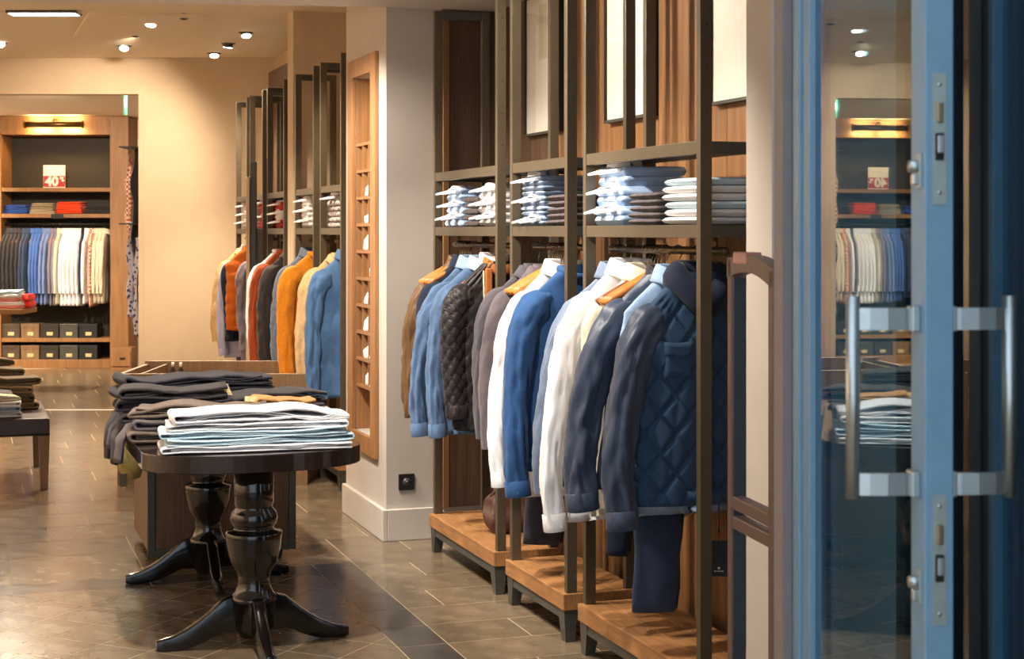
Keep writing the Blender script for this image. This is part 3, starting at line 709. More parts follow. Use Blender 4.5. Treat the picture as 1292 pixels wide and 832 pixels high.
def patch(x0, x1, z0, z1, a, b, off, name, m, parent, point=0.0):
    """cloth patch that follows the front of a garment body"""
    nx, nz = 10, 6; vs = []; fs = []
    def sy(x): return -b * max(0.0, 1 - (abs(x) / a) ** (2 / 0.75)) ** 0.4
    for k in range(nz + 1):
        for i in range(nx + 1):
            u = i / nx; x = lerp(x0, x1, u); z = lerp(z0 - point * (1 - abs(2 * u - 1)), z1, k / nz)
            edge = i in (0, nx) or k in (0, nz)
            vs.append((x, sy(x) - (0.0 if edge else off) + (0.012 if edge else 0), z))
    for k in range(nz):
        for i in range(nx): q = k * (nx + 1) + i; fs.append((q, q + 1, q + nx + 2, q + nx + 1))
    return MB().add(vs, fs, True).build(name, m, parent)
def garment(name, label, cat, X, Y, m, L=0.78, a=0.215, b=0.038, Ls=0.58, out=0.02, fwd=-0.02, flare=1.05, collar='shirt', cm=None, cuff=None, quilt=None, bands=None, wr=1.0,
            pocket=False, buttons=0, btn=None, r0=0.062, r1=0.042, group=None, rz=0.0, hang=True, dz=0.0, sh=0.205, hdark=False, hem=None, slq=None, opening=False, sm=None, ry=0.82):
    SEED[0] += 1; sd = SEED[0] * 1.37
    t = thing(name, label, cat, (X, Y, NZ + dz), rz, group)
    o = part('body', body_mesh('body', m, L, a, b, flare, seed=sd, quilt=quilt, wr=wr, sh=sh, bands=bands), t)
    if Ls:
        for s in (-1, 1):
            me, e, e2, re = sleeve_mesh(sm or m, s, Ls + 0.02 * math.sin(sd * s), out if s < 0 else -0.035, fwd, sd + s, r0, r1, wr, ry=ry, quilt=slq, bands=bands, sh=sh)
            so = part('sleeve', me, t)
            if cuff is not None:
                dv = (Vector(e) - Vector(e2)).normalized(); e = Vector(e)
                MB().tube([e - dv * 0.05, e - dv * 0.047, e + dv * 0.012, e + dv * 0.014], [re * 0.97, re * 1.025, re * 1.02, re * 0.99], 24, ry=[re * 0.97 * ry, re * 1.03 * ry, re * 1.02 * ry, re * 0.99 * ry],
                          cap=False, disp=lambda q, th, tq: 0.004 * noise.noise((q.x * 30, q.y * 30, q.z * 30 + sd))).build('cuff', cuff, so)
            for k in range(buttons):
                p = Vector(e) + Vector((-s * 0.0, -re * ry - 0.002, 0.02 + 0.02 * k))
                MB().tube([p, p + Vector((0, -0.004, 0))], 0.006, 10, ref=(1, 0, 0)).build('button', btn, so)
    if collar: part('collar', collar_mesh(cm or m, collar), t)
    if pocket:
        patch(-0.15, -0.045, -0.35, -0.23, a, b, 0.010, 'pocket', m, t); patch(-0.153, -0.042, -0.265, -0.215, a, b, 0.015, 'pocket_flap', m, t, point=0.02)
    if hem: MB().tube([(0, 0, -L + 0.045), (0, 0, -L - 0.004)], a * flare * 1.01, 48, ref=(0, 1, 0), ry=b * 1.06).build('hem_band', hem, t)
    if opening: MB().box(-0.012, 0.016, -b - 0.014, -b + 0.004, -L + 0.02, -0.06).build('placket', m, t, 0.003)
    if hang: hanger('wooden hanger inside the ' + hang if isinstance(hang, str) else 'wooden hanger', Y + 0.002, X, 'in', 'hangers holding garments on the near racks' if Y < 8 else 'hangers holding garments on the far racks', dz, rz)
    return t
GN = 'garments hanging on the near racks'
def g(*a, **k): return garment(*a, group=k.pop('group', GN), **k)
# rack beside the pillar
g('leather_jacket', 'brown leather jacket hanging at the pillar end of the rack', 'jacket', XR, 7.46, Fb['brown_leather'], L=0.72, collar='stand', Ls=0.66, out=0.05, r0=0.066, r1=0.05, cuff=Fb['brown_leather'], hang='brown leather jacket', wr=1.2)
g('shirt', 'dark navy shirt between the brown leather jacket and the denim shirt', 'shirt', XR, 7.35, Fb['navy'], L=0.74, b=0.03, Ls=0.56, out=-0.02, hang='dark navy shirt')
g('denim_shirt', 'faded blue denim shirt beside the brown leather jacket', 'shirt', XR, 7.24, Fb['denim'], L=0.80, Ls=0.69, out=0.085, r0=0.066, cuff=Fb['denim'], hang='faded denim shirt', wr=1.3, pocket=True, cm=Fb['pale_blue'])
g('shirt', 'blue cotton shirt between the denim shirt and the quilted vest', 'shirt', XR, 7.08, Fb['denim'], L=0.80, Ls=0.68, out=0.045, cuff=Fb['denim'], hang='blue cotton shirt', wr=1.2, cm=Fb['sky_shirt'])
v_ = g('quilted_vest', 'black quilted jacket with rust lining and an open front', 'jacket', XR, 6.90, Fb['black_nylon'], L=0.76, b=0.055, Ls=0.60, out=0.0, collar='stand', cm=Fb['rust_lining'], quilt=0.055, slq=0.055, hang='black quilted jacket', r0=0.066, r1=0.05, cuff=Fb['black_nylon'])
MB().box(-0.085, -0.055, -0.078, -0.05, -0.42, -0.02).build('lining', Fb['rust_lining'], v_, 0.006)
MB().tube([(-0.098, -0.075, -0.03), (-0.096, -0.082, -0.2), (-0.092, -0.078, -0.45)], 0.004, 8).build('zip', M_kraft, v_)
g('shirt', 'white shirt with a tall folded collar beside the black quilted jacket', 'shirt', XR + 0.0, 6.955, Fb['white'], L=0.4, a=0.12, b=0.03, sh=0.11, Ls=None, collar='stand', hang='tall collared white shirt', dz=0.02)
# middle near rack
g('blazer', 'dark grey wool blazer half hidden behind the button cuff blazer', 'blazer', XR, 6.36, Fb['dark_grey_wool'], L=0.76, Ls=0.62, out=0.03, fwd=-0.01, collar='lapel', hang='dark grey blazer', r0=0.066, r1=0.052, wr=0.7)
g('blazer', 'grey wool blazer with pale stitched buttons on its cuffs', 'blazer', XR, 6.24, Fb['grey_wool'], L=0.78, Ls=0.63, out=0.04, fwd=-0.01, collar='lapel', hang='button cuff blazer', buttons=3, btn=M_kraft, r0=0.068, r1=0.054, wr=0.7)
g('shirt', 'long plain white shirt beside the blue sweater', 'shirt', XR, 6.06, Fb['white'], L=0.93, Ls=0.76, out=0.08, collar='shirt', cuff=Fb['white'], hang='long white shirt', wr=0.8, flare=1.18)
g('sweater', 'royal blue knitted sweater with long ribbed cuffs', 'sweater', XR, 5.92, Fb['royal_blue'], L=0.80, Ls=0.80, out=0.06, fwd=-0.03, collar='crew', cuff=Fb['royal_blue'], hang='royal blue sweater', r0=0.07, r1=0.05, wr=0.9, hem=Fb['royal_blue'])
# rack by the security gate
g('shirt', 'slate blue grey shirt beside the collared white dress shirt', 'shirt', XR, 5.47, Fb['slate'], L=0.80, Ls=0.72, out=0.10, flare=1.15, hang='slate shirt', cm=Fb['slate'], b=0.035)
g('dress_shirt', 'white dress shirt with an upright collar beside the slate shirt', 'shirt', XR, 5.37, Fb['white'], L=0.92, Ls=0.82, out=0.11, collar='shirt', cuff=Fb['white'], hang='white dress shirt', flare=1.2, dz=0.015)
g('shirt', 'cream shirt behind the shiny navy jacket', 'shirt', XR, 5.22, Fb['cream'], L=0.86, Ls=0.62, out=-0.03, collar='shirt', hang='cream shirt', b=0.03)
g('padded_jacket', 'shiny navy nylon jacket in front of the cream shirt', 'jacket', XR, 5.06, Fb['navy_nylon'], L=0.74, Ls=0.70, flare=1.3, out=0.12, fwd=-0.01, collar='stand', cm=Fb['charcoal'], cuff=Fb['navy_nylon'], hang='shiny navy jacket', r0=0.072, r1=0.056, wr=1.3, bands=None)
g('shirt', 'pale blue shirt hem showing under the quilted navy jacket', 'shirt', XR, 4.96, Fb['pale_blue'], L=0.82, b=0.03, Ls=None, collar='shirt', hang='pale blue shirt')
q_ = g('quilted_jacket', 'navy diamond quilted jacket with flap pocket and dark hood', 'jacket', XR + 0.01, 4.83, Fb['navy_quilt'], L=0.76, a=0.225, b=0.055, Ls=0.72, out=0.085, fwd=-0.02, collar='hood', cm=Fb['navy'], quilt=0.105, hang='quilted navy jacket', r0=0.07, r1=0.056, wr=1.2, pocket=True, opening=True, cuff=Fb['navy_nylon'], sm=Fb['navy_nylon'], hem=Fb['navy_quilt'])

# empty hangers pushed together on the rails
for k in range(6): hanger('bare pale hanger above the brown leather jacket, %s of six from the pillar' % CNT[k], 7.50 - 0.034 * k, XR, False, 'bare hangers beside the pillar', 0, 0.05 * math.sin(k * 2.1))
for k in range(5): hanger('bare pale hanger between the grey blazers and white shirt, %s of five from the blazers' % CNT[k], 6.19 - 0.024 * k, XR, False, 'bare hangers in the middle rack', 0, 0.05 * math.sin(k * 1.7))
for k in range(4): hanger('bare brown hanger beside the cream shirt collar, %s of four from the cream shirt' % CNT[k], 5.19 - 0.028 * k, XR, k == 0, 'bare hangers by the cream shirt', 0, 0.05 * math.sin(k * 1.3))

# far racks
GQ = 'garments hanging on the far racks'
def gf(*a, **k): return g(*a, group=GQ, **k)
gf('jacket', 'pale tan jacket at the wall end of the far racks', 'jacket', XRF - 0.03, 13.42, Fb['tan'], L=0.80, Ls=0.66, out=0.05, collar='lapel', hang='pale tan jacket')
gf('shirt', 'lavender shirt between the tan jacket and the orange vest', 'shirt', XRF - 0.03, 13.22, Fb['lavender'], L=0.90, Ls=0.76, out=0.03, cuff=Fb['lavender'], hang='lavender shirt')
ov = gf('puffer_vest', 'orange padded vest over a dark sweater', 'vest', XRF - 0.06, 13.07, Fb['orange'], L=0.66, a=0.2, b=0.06, Ls=None, collar='stand', bands=0.09, hang='orange vest')
gf('sweater', 'dark navy sweater showing under the orange vest', 'sweater', XRF - 0.04, 13.13, Fb['navy'], L=0.76, b=0.04, Ls=0.66, out=-0.03, collar='crew', hang='navy sweater')
gf('jacket', 'grey brown jacket behind the tall standing panel', 'jacket', XRF, 12.55, Fb['mauve_grey'], L=0.9, Ls=0.68, out=0.0, collar='lapel', hang='grey brown jacket')
gf('shirt', 'white t-shirt edge beside the rust sweater', 'shirt', XRF, 11.98, Fb['white'], L=0.7, Ls=0.60, out=0.03, collar='crew', hang='white t-shirt')
gf('sweater', 'rust red sweater on the far rack', 'sweater', XRF, 11.82, Fb['rust'], L=0.86, Ls=0.80, out=0.03, r0=0.07, collar='crew', cuff=Fb['rust'], hang='rust sweater', wr=0.8)
gf('jacket', 'charcoal jacket between the rust sweater and the blue grey denim shirt', 'jacket', XRF, 11.52, Fb['charcoal'], L=0.84, Ls=0.74, out=0.02, collar='lapel', hang='charcoal jacket')
gf('denim_shirt', 'grey blue denim shirt beside the mustard sweater', 'shirt', XRF, 10.90, Fb['slate'], L=0.84, Ls=0.76, out=0.04, cuff=Fb['slate'], hang='grey blue denim shirt', wr=1.2)
gf('sweater', 'mustard yellow knitted sweater', 'sweater', XRF, 10.68, Fb['mustard'], L=0.8, Ls=0.76, out=0.02, r0=0.075, r1=0.055, collar='crew', cuff=Fb['mustard'], hang='mustard sweater', wr=0.8)
gf('jacket', 'light beige jacket beside the mid blue denim shirt', 'jacket', XRF, 9.98, Fb['sand'], L=0.84, Ls=0.72, out=0.04, collar='lapel', hang='light beige jacket', buttons=2, btn=M_hangerd, r0=0.07, r1=0.055)
gf('denim_shirt', 'mid blue denim shirt next to the niche pillar', 'shirt', XRF, 9.76, Fb['mid_denim'], L=0.90, Ls=0.82, out=0.03, cuff=Fb['mid_denim'], hang='mid blue denim shirt', wr=1.3, r0=0.07)

# ------------------------------------------------------------------ trousers hung low on the racks
def trousers(label, X, Y, ztop, zbot, m, w=0.115, b=0.03, rz=0.0, cat='trousers'):
    t = thing('jeans', label, cat, (X, Y, zbot), rz, 'trousers hung below the garments')
    n = 26; L = ztop - zbot
    for s, off in ((-1, 0.0), (1, 0.022)):
        path = [(s * 0.012 + 0.02 * math.sin(k / n * 3), off * 1.6, L * (1 - k / n)) for k in range(n + 1)]
        MB().tube(path, [lerp(w, w * 0.86, k / n) for k in range(n + 1)], 36, ry=b, disp=lambda q, th, tt: 0.008 * noise.noise((q.x * 9 + s, q.y * 9, q.z * 8)) + 0.003 * noise.noise((q.x * 40, q.y * 30, q.z * 30))).build('leg', m, t)
    MB().box(-w * 0.98, w * 0.98, -0.02, 0.05, L - 0.02, L + 0.02).build('waistband', m, t, 0.008)
    return t
trousers('charcoal denim trousers hanging below the white shirt and blue sweater', 2.262, 6.14, 1.2, 0.31, Fb['charcoal_denim'], w=0.095)
trousers('blue jeans hanging below the quilted navy jacket', XR - 0.02, 5.10, 1.2, 0.265, Fb['dark_denim'], w=0.1, rz=0.06)
trousers('narrow dark jeans hanging beside the blue jeans', XR - 0.06, 5.33, 1.2, 0.42, Fb['navy'], w=0.05)
# hang tag on the quilted jacket
t = thing('hang_tag', 'dark navy paper hang tag on a cord below the quilted jacket', 'tag', pix(907, 705, 5.307), -PHI)
MB().box(-0.029, 0.029, -0.001, 0.001, -0.06, 0.06).build('card', M_tag, t)
MB().tube([(0, 0, 0.05), (0.001, 0, 0.10), (0, 0, 0.20)], 0.0015, 6).build('cord', M_black, t)
MB().box(-0.003, 0.003, -0.003, 0.003, 0.085, 0.103).build('cord_bead', M_black, t)
em = MB().prism([(-0.004, 0.003), (0.004, 0.003), (0.004, -0.001), (0, -0.005), (-0.004, -0.001)], 0, 0.0006).build('emblem', M_paper, t, loc=(0, -0.0011, -0.032)); em.rotation_euler = (PI / 2, 0, 0)
sg = MB()
for k in range(9): sg.box(-0.015 + k * 0.0034, -0.0128 + k * 0.0034, -0.0016, -0.0008, -0.0445 + (0.0016 if k in (2, 5) else 0), -0.0415 + (0.002 if k in (0, 4, 8) else 0))
sg.build('lettering', M_paper, t)
MB().box(-0.032, -0.027, -0.001, 0.001, -0.02, 0.025).build('label_sticker', M_white, t)

# ------------------------------------------------------------------ framed prints on the timber wall
for k, (ya, lab) in enumerate([(6.86, 'framed pale print with an aged strip, above the grey blazers'), (5.83, 'framed pale print above the light blue shirts and slate shirt'), (4.81, 'framed pale print above the quilted navy jacket')]):
    t = thing('framed_print', lab, 'picture', (2.602, ya, 2.064), 0, 'framed prints above the near racks')
    MB().box(0.0, 0.034, 0, 0.012, 0, 0.68).build('frame_side', M_black, t); MB().box(0.0, 0.034, 0.478, 0.49, 0, 0.68).build('frame_side', M_black, t)
    MB().box(0.0, 0.034, 0.012, 0.478, 0, 0.012).build('frame_rail', M_bronzed, t); MB().box(0.0, 0.034, 0.012, 0.478, 0.668, 0.68).build('frame_rail', M_black, t)
    MB().box(0.010, 0.02, 0.012, 0.478, 0.012, 0.668).build('mount', M_paper, t)
    MB().box(0.004, 0.006, 0.012, 0.478, 0.012, 0.668).build('glass_pane', M_pglass, t)
    pr = MB().box(0.008, 0.0105, 0.19, 0.30, 0.36 if k == 0 else 0.45, 0.62).build('print_strip', M_print, t)
    wr_ = MB(); rr = random.Random(k)
    for q in range(26):
        z = (0.40 if k == 0 else 0.49) + 0.19 * (q / 26); y = 0.245 + rr.uniform(-0.018, 0.018)
        wr_.box(0.0072, 0.0082, y - 0.003, y + rr.uniform(0.003, 0.012), z, z + rr.uniform(0.001, 0.003))
    wr_.build('writing', M_ink, pr)

# ------------------------------------------------------------------ folded garments
def slab(mb, w, d, h, z0=0.0, seed=0.0, amp=0.004, nx=22, ny=16, ox=0.0, oy=0.0, p=5.0, droop=None, crump=0.0, curl=0.0):
    """soft rounded slab: width w (x), depth d (y), thickness h"""
    vs = []; idx = {}
    def wob(x, y):
        z = amp * noise.noise((x * 5 + seed, y * 5, seed)) + crump * noise.noise((x * 9 + seed, y * 14 - seed, 3.3))
        if droop: z -= droop(x, y)
        return z
    for side in (1, -1):
        for j in range(ny + 1):
            for i in range(nx + 1):
                u = -math.cos(PI * i / nx) * 0.6 + (2 * i / nx - 1) * 0.4; v = -math.cos(PI * j / ny) * 0.6 + (2 * j / ny - 1) * 0.4
                hp = (max(0, 1 - abs(u) ** p) ** (1 / p)) * (max(0, 1 - abs(v) ** p) ** (1 / p))
                x = ox + u * w / 2 + 0.004 * noise.noise((v * 3 + seed, z0 * 40, 1.0)); y = oy + v * d / 2 + 0.006 * noise.noise((u * 3 + seed, z0 * 40, 2.0))
                z = z0 + h / 2 * (1 + side * hp) + wob(x, y) + curl * max(0, abs(u) - 0.7)
                vs.append((x, y, z))
    m = (nx + 1) * (ny + 1); fs = []
    for j in range(ny):
        for i in range(nx):
            a = j * (nx + 1) + i
            fs.append((a, a + 1, a + nx + 2, a + nx + 1)); fs.append((m + a, m + a + nx + 1, m + a + nx + 2, m + a + 1))
    bnd = [(i, 0) for i in range(nx)] + [(nx, j) for j in range(ny)] + [(i, ny) for i in range(nx, 0, -1)] + [(0, j) for j in range(ny, 0, -1)]
    ids = [j * (nx + 1) + i for i, j in bnd]
    for k in range(len(ids)):
        a, b = ids[k], ids[(k + 1) % len(ids)]; fs.append((b, a, m + a, m + b))
    mb.add(vs, fs, True); return mb
def folded(name, label, cat, loc, w, d, h, m, rz=0.0, group=None, seed=0.0, layers=2, amp=0.004, crump=0.0, droop=None, collar=None, cm=None):
    mb = MB()
    for l in range(layers):
        slab(mb, w * (1 - 0.02 * (l % 2)), d * (1 - 0.015 * ((l + 1) % 2)), h / layers * 1.04, l * h / layers, seed + 0.02 * l, amp, p=(9.0 if collar else 5.0), ox=0.004 * math.sin(seed * 7 + l), droop=droop, crump=crump)
    o = mb.build(name, m, loc=loc, rz=rz)
    tag(o, label, cat, group)
    if collar:      # shirt collar standing at the front (local -y) end: curved band plus two pointed wings
        N = 22; c = MB(); vs = []; fs = []
        prof = [(0, 0.0), (0, 0.03), (0.005, 0.036), (0.012, 0.03), (0.02, 0.004)]
        for (r, z) in prof:
            for i in range(N + 1):
                t = -PI * 0.5 + PI * 2 * i / N * 0.97
                vs.append(((0.062 + r) * math.cos(t + PI / 2), -d / 2 + 0.055 + (0.05 + r) * math.sin(t + PI / 2) * 0.95, h + z * (1 if collar == 'up' else 0.55) - 0.006))
        for j in range(len(prof) - 1):
            for i in range(N): fs.append((j * (N + 1) + i, j * (N + 1) + i + 1, (j + 1) * (N + 1) + i + 1, (j + 1) * (N + 1) + i))
        c.add(vs, fs, True)
        co = c.build('collar', cm or m, o)
        for s in (-1, 1):
            MB().hexa([(s * 0.003, -d / 2 + 0.04, h - 0.014), (s * 0.08, -d / 2 + 0.06, h - 0.014), (s * 0.085, -d / 2 - 0.012, h - 0.024), (s * 0.05, -d / 2 - 0.075, h - 0.034),
                       (s * 0.003, -d / 2 + 0.04, h + 0.002), (s * 0.08, -d / 2 + 0.06, h + 0.002), (s * 0.085, -d / 2 - 0.012, h - 0.008), (s * 0.05, -d / 2 - 0.075, h - 0.024)]).build('collar_wing', cm or m, co, 0.003)
    return o
def looped(name, label, cat, loc, w, d, h, m, rz=0.0, group=None, seed=0.0, amp=0.01, flip=1, crump=0.006):
    """trousers folded over once: the cloth runs out along the bottom, turns in a soft loop and comes back on top, with a second leg inside"""
    t_ = h * 0.36; mb = MB()
    def run(t2, r, wl, zc, dd, ph):
        path = []
        for k in range(12): path.append((lerp(wl / 2 - 0.01 * ph, -wl / 2 + r, k / 12), zc - r))
        for k in range(9): a_ = -PI / 2 - PI * k / 8; path.append((-wl / 2 + r + r * 1.1 * math.cos(a_), zc + r * math.sin(a_)))
        for k in range(1, 13): path.append((lerp(-wl / 2 + r, wl / 2 - 0.02 * ph, k / 12), zc + r))
        P3 = []
        for x, z in path:
            wob = amp * noise.noise((x * 5 + seed, ph, seed)) * sstep(-0.2, 0.5, (z / h)) + 0.25 * amp * noise.noise((x * 9 + seed, 3 + ph, 0))
            P3.append((flip * x, 0.01 * noise.noise((x * 4, seed, ph)), max(t2 / 2, z + wob)))
        mb.tube(P3, t2 / 2, 22, ref=(0, 1, 0), ry=dd / 2, sup=0.45, disp=lambda q, th, u: crump * noise.noise((q.x * 9 + seed, q.y * 12, q.z * 9 + seed)))
    run(t_, (h - t_) / 2, w, h / 2, d, 0)
    run(t_ * 0.5, (h - t_) / 2 - t_ * 0.62 if (h - t_) / 2 > t_ * 0.7 else 0.003, w * 0.9, h / 2, d * 0.96, 1)
    o = mb.build(name, m, loc=loc, rz=rz); tag(o, label, cat, group); return o
ZS = 1.622
def stack(n, name, what, cat, X, Y, w, d, h, m, group, collar=None, z0=ZS, cm=None, jit=0.006, rz=0.0, layers=2, mats=None, amp=0.003, crump=0.0):
    r = random.Random(hash((round(X * 100), round(Y * 100))) % 9999)
    z = z0
    for k in range(n):
        mm = mats[k % len(mats)] if mats else m
        folded(name, what % ordname(k, n), cat, (X + r.uniform(-jit, jit), Y + r.uniform(-jit, jit), z), w, d, h, mm, -PI / 2 + rz + r.uniform(-0.03, 0.03), group, seed=k * 0.07 + X + Y, collar=(collar if not isinstance(collar, dict) else collar.get(k)), cm=cm, layers=layers, amp=amp, crump=crump)
        z += h * (1.0 if not collar else 1.0)
XS = 2.245
# local -y of a folded piece faces the aisle (rotation -90 deg)
GS = 'folded garments on the near shelves'
for (Ys, nm) in ((7.42, 'pillar rack'), ): 
    stack(3, 'folded_shirt', 'light blue folded shirt on the pillar rack shelf, %s of three', 'folded shirt', XS + 0.13, 7.40, 0.24, 0.25, 0.062, Fb['sky_shirt'], GS, collar='low', cm=Fb['white'])
    stack(5, 'folded_sweater', 'grey knit sweater in the stack between the blue and white shirts, %s', 'folded sweater', XS + 0.135, 7.14, 0.23, 0.25, 0.028, Fb['grey_knit'], GS, layers=1)
    stack(3, 'folded_shirt', 'white folded shirt on the pillar rack shelf, %s of three', 'folded shirt', XS + 0.13, 6.86, 0.24, 0.25, 0.062, Fb['light_grey'], GS, collar='low', cm=Fb['white'])
stack(5, 'folded_shirt', 'grey chambray folded shirt on the middle rack shelf, %s of five', 'folded shirt', XS + 0.13, 6.27, 0.24, 0.25, 0.042, Fb['chambray'], GS, collar={0: 'low', 2: 'low', 4: 'up'}, cm=Fb['light_grey'])
stack(5, 'folded_sweater', 'dark grey knit sweater in the stack beside the chambray shirts, %s', 'folded sweater', XS + 0.135, 6.00, 0.23, 0.25, 0.025, Fb['grey_knit'], GS, layers=1)
stack(3, 'folded_shirt', 'sky blue folded shirt with white collar above the slate shirt, %s of three', 'folded shirt', XS + 0.13, 5.42, 0.25, 0.25, 0.072, Fb['sky_shirt'], GS, collar={0: 'low', 1: 'low', 2: 'up'}, cm=Fb['white'], jit=0.01)
stack(5, 'folded_sweater', 'grey knit sweater in the stack above the quilted jacket rail, %s', 'folded sweater', XS + 0.135, 5.12, 0.25, 0.25, 0.023, Fb['grey_knit'], GS, layers=1)
stack(6, 'folded_jeans', 'white folded jeans above the quilted navy jacket, %s of six', 'folded jeans', XS + 0.13, 4.80, 0.27, 0.26, 0.026, Fb['white'], GS, mats=[Fb['white'], Fb['white'], Fb['aqua_white']], layers=1)
# far shelves
GT = 'folded garments on the far shelves'
XF = 2.22 + 0.125
stack(3, 'folded_shirt', 'white folded shirt above the tan jacket, %s of three', 'folded shirt', XF, 13.36, 0.2, 0.24, 0.07, Fb['white'], GT, collar='low', cm=Fb['white'])
stack(4, 'folded_shirt', 'red folded shirt on the shelf behind the standing panel, %s of four', 'folded shirt', XF, 12.52, 0.3, 0.24, 0.055, Fb['red'], GT, collar={1: 'low', 3: 'low'}, cm=Fb['white'])
stack(3, 'folded_shirt', 'red and white folded shirt above the rust sweater, %s of three', 'folded shirt', XF, 11.86, 0.26, 0.24, 0.066, Fb['white'], GT, collar='low', cm=Fb['white'], mats=[Fb['red'], Fb['white']])
stack(3, 'folded_shirt', 'white folded shirt above the mustard sweater, %s of three', 'folded shirt', XF, 10.82, 0.25, 0.24, 0.07, Fb['white'], GT, collar='low', cm=Fb['white'])
stack(3, 'folded_shirt', 'dotted black folded shirt above the light beige jacket, %s of three', 'folded shirt', XF, 9.95, 0.3, 0.24, 0.07, Fb['black_white'], GT, collar={2: 'up'}, cm=Fb['white'])

# ------------------------------------------------------------------ oval pedestal table
TX, TY = 1.062, 6.14
tb = thing('pedestal_table', 'black lacquered oval table on two turned pedestals', 'table', (TX, TY, 0))
outline = []
hw, y0t, y1t, ea = 0.425, 0.03, 1.21, 0.24
for k in range(33):
    a = PI + PI * k / 32; outline.append((hw * math.copysign(abs(math.cos(a)) ** 0.8, math.cos(a)), y0t + ea * math.sin(a)))
for k in range(33):
    a = PI * k / 32; outline.append((hw * math.copysign(abs(math.cos(a)) ** 0.8, math.cos(a)), y1t + ea * math.sin(a)))
MB().prism(outline, 0.692, 0.76).build('tabletop', M_tabletop, tb, 0.004)
prof = [(0.06, 0.048), (0.05, 0.03), (0.066, 0.05), (0.078, 0.07), (0.078, 0.165), (0.088, 0.168), (0.094, 0.178), (0.086, 0.19), (0.075, 0.2), (0.064, 0.225), (0.06, 0.25), (0.066, 0.28), (0.09, 0.32), (0.104, 0.37), (0.108, 0.415), (0.110, 0.432), (0.103, 0.44),
        (0.08, 0.444), (0.074, 0.452), (0.086, 0.468), (0.092, 0.488), (0.086, 0.512), (0.072, 0.528), (0.072, 0.54), (0.076, 0.545), (0.076, 0.692)]
ped = MB().lathe(prof, 48, flute=lambda j, t: (-0.02 * (0.5 + 0.5 * math.cos(16 * t)) if 11 <= j <= 14 else 0)).mesh('pedestal', M_lacquer)
def leg_m():
    m = MB(); vs = []; fs = []
    curve = [(0.05, 0.115, 0.13), (0.085, 0.122, 0.135), (0.12, 0.118, 0.122), (0.15, 0.10, 0.108), (0.18, 0.08, 0.096), (0.215, 0.06, 0.084), (0.26, 0.04, 0.068), (0.31, 0.026, 0.05), (0.35, 0.021, 0.042), (0.372, 0.022, 0.03)]
    for k, (r, z, h) in enumerate(curve):
        w = 0.046 if k < 7 else 0.04
        z0 = max(0.0, z - h / 2); z1 = z + h / 2
        vs += [(r, -w / 2, z0), (r, w / 2, z0), (r, w / 2, z1), (r, 0, z1 + 0.005), (r, -w / 2, z1)]
    for k in range(len(curve) - 1):
        for i in range(5): fs.append((k * 5 + i, k * 5 + (i + 1) % 5, (k + 1) * 5 + (i + 1) % 5, (k + 1) * 5 + i))
    fs.append((0, 1, 2, 3, 4)); e = (len(curve) - 1) * 5; fs.append((e + 4, e + 3, e + 2, e + 1, e))
    return m.add(vs, fs, True).mesh('leg', M_lacquer, 0.002)
lm = leg_m()
for py in (0.0, 1.22):
    part('pedestal', ped, tb, (0, py, 0))
    for k in range(4): part('leg', lm, tb, (0, py, 0), k * PI / 2)

# trousers on the table
ZT = 0.762
GTT = 'folded trousers on the oval table'
ledge = lambda xl, s: (lambda x, y: s * max(0, xl - x) ** 1.5)
z = ZT
offs = [0.0, 0.01, -0.012, 0.006, 0.02]
for k in range(5):
    looped('folded_jeans', 'white folded jeans at the front of the oval table, %s of five' % ordname(k, 5), 'folded jeans', (1.065 + offs[k], 6.13 + 0.006 * k, z), 0.72 - 0.012 * k, 0.26 - 0.008 * k, 0.028 if k < 4 else 0.04, Fb['white'] if k != 1 and k != 2 else Fb['aqua_white'], 0.03 * math.sin(k * 2) - 0.06, GTT, seed=k * 0.4 + 1, amp=0.012 if k < 4 else 0.03, flip=1 if k % 2 == 0 else -1)
    z += 0.0265
MB().box(-0.026, 0.026, -0.0012, 0.0012, -0.05, 0.05)
def card(label, p, w, h, m, tilt=0.3, rz=0.0, cat='tag'):
    t = MB().box(-w / 2, w / 2, -0.0008, 0.0008, -h / 2, h / 2).build('price_tag', m, loc=p); t.rotation_euler = (-tilt, 0.08, rz)
    tag(t, label, cat, 'paper tags on the oval table'); return t
rng = random.Random(5)
def pile(n, name, what, X, Y, w, d, h, mats, rz=0, amp=0.013, crump=0.012, droop=None, z0=ZT, group=GTT, cat='folded trousers', layers=3, jx=0.02):
    z = z0
    for k in range(n):
        looped(name, what % ordname(k, n), cat, (X + rng.uniform(-jx, jx), Y + rng.uniform(-jx, jx), z), w * rng.uniform(0.94, 1.04), d * (1 if k < n - 1 else rng.uniform(0.85, 1.0)), h, mats[k % len(mats)], rz + rng.uniform(-0.06, 0.06) + (rng.uniform(-0.2, 0.2) if k == n - 1 else 0), group, seed=k * 0.37 + X * 3 + Y, amp=amp * (2.4 if k == n - 1 else 1), crump=0.006 if k < n - 1 else 0.014, flip=(1 if group == GTT else -1))
        z += h * 0.97
pile(3, 'folded_trousers', 'brown folded trousers behind the white jeans, %s of three', 0.88, 6.46, 0.52, 0.24, 0.048, [Fb['trouser_brown'], Fb['trouser_grey']], -0.1)
pile(2, 'folded_trousers', 'mauve grey folded trousers behind the white jeans, %s of two', 1.27, 6.50, 0.36, 0.24, 0.05, [Fb['trouser_grey']], 0.05)
pile(1, 'folded_trousers', 'camel folded trousers on the mauve grey pair, %s', 1.25, 6.56, 0.26, 0.16, 0.045, [Fb['camel']], 0.15, z0=ZT + 0.10, amp=0.014)
pile(4, 'folded_trousers', 'black folded trousers in the middle of the oval table, %s of four', 0.84, 6.80, 0.46, 0.27, 0.046, [Fb['trouser_black'], Fb['charcoal']], -0.12)
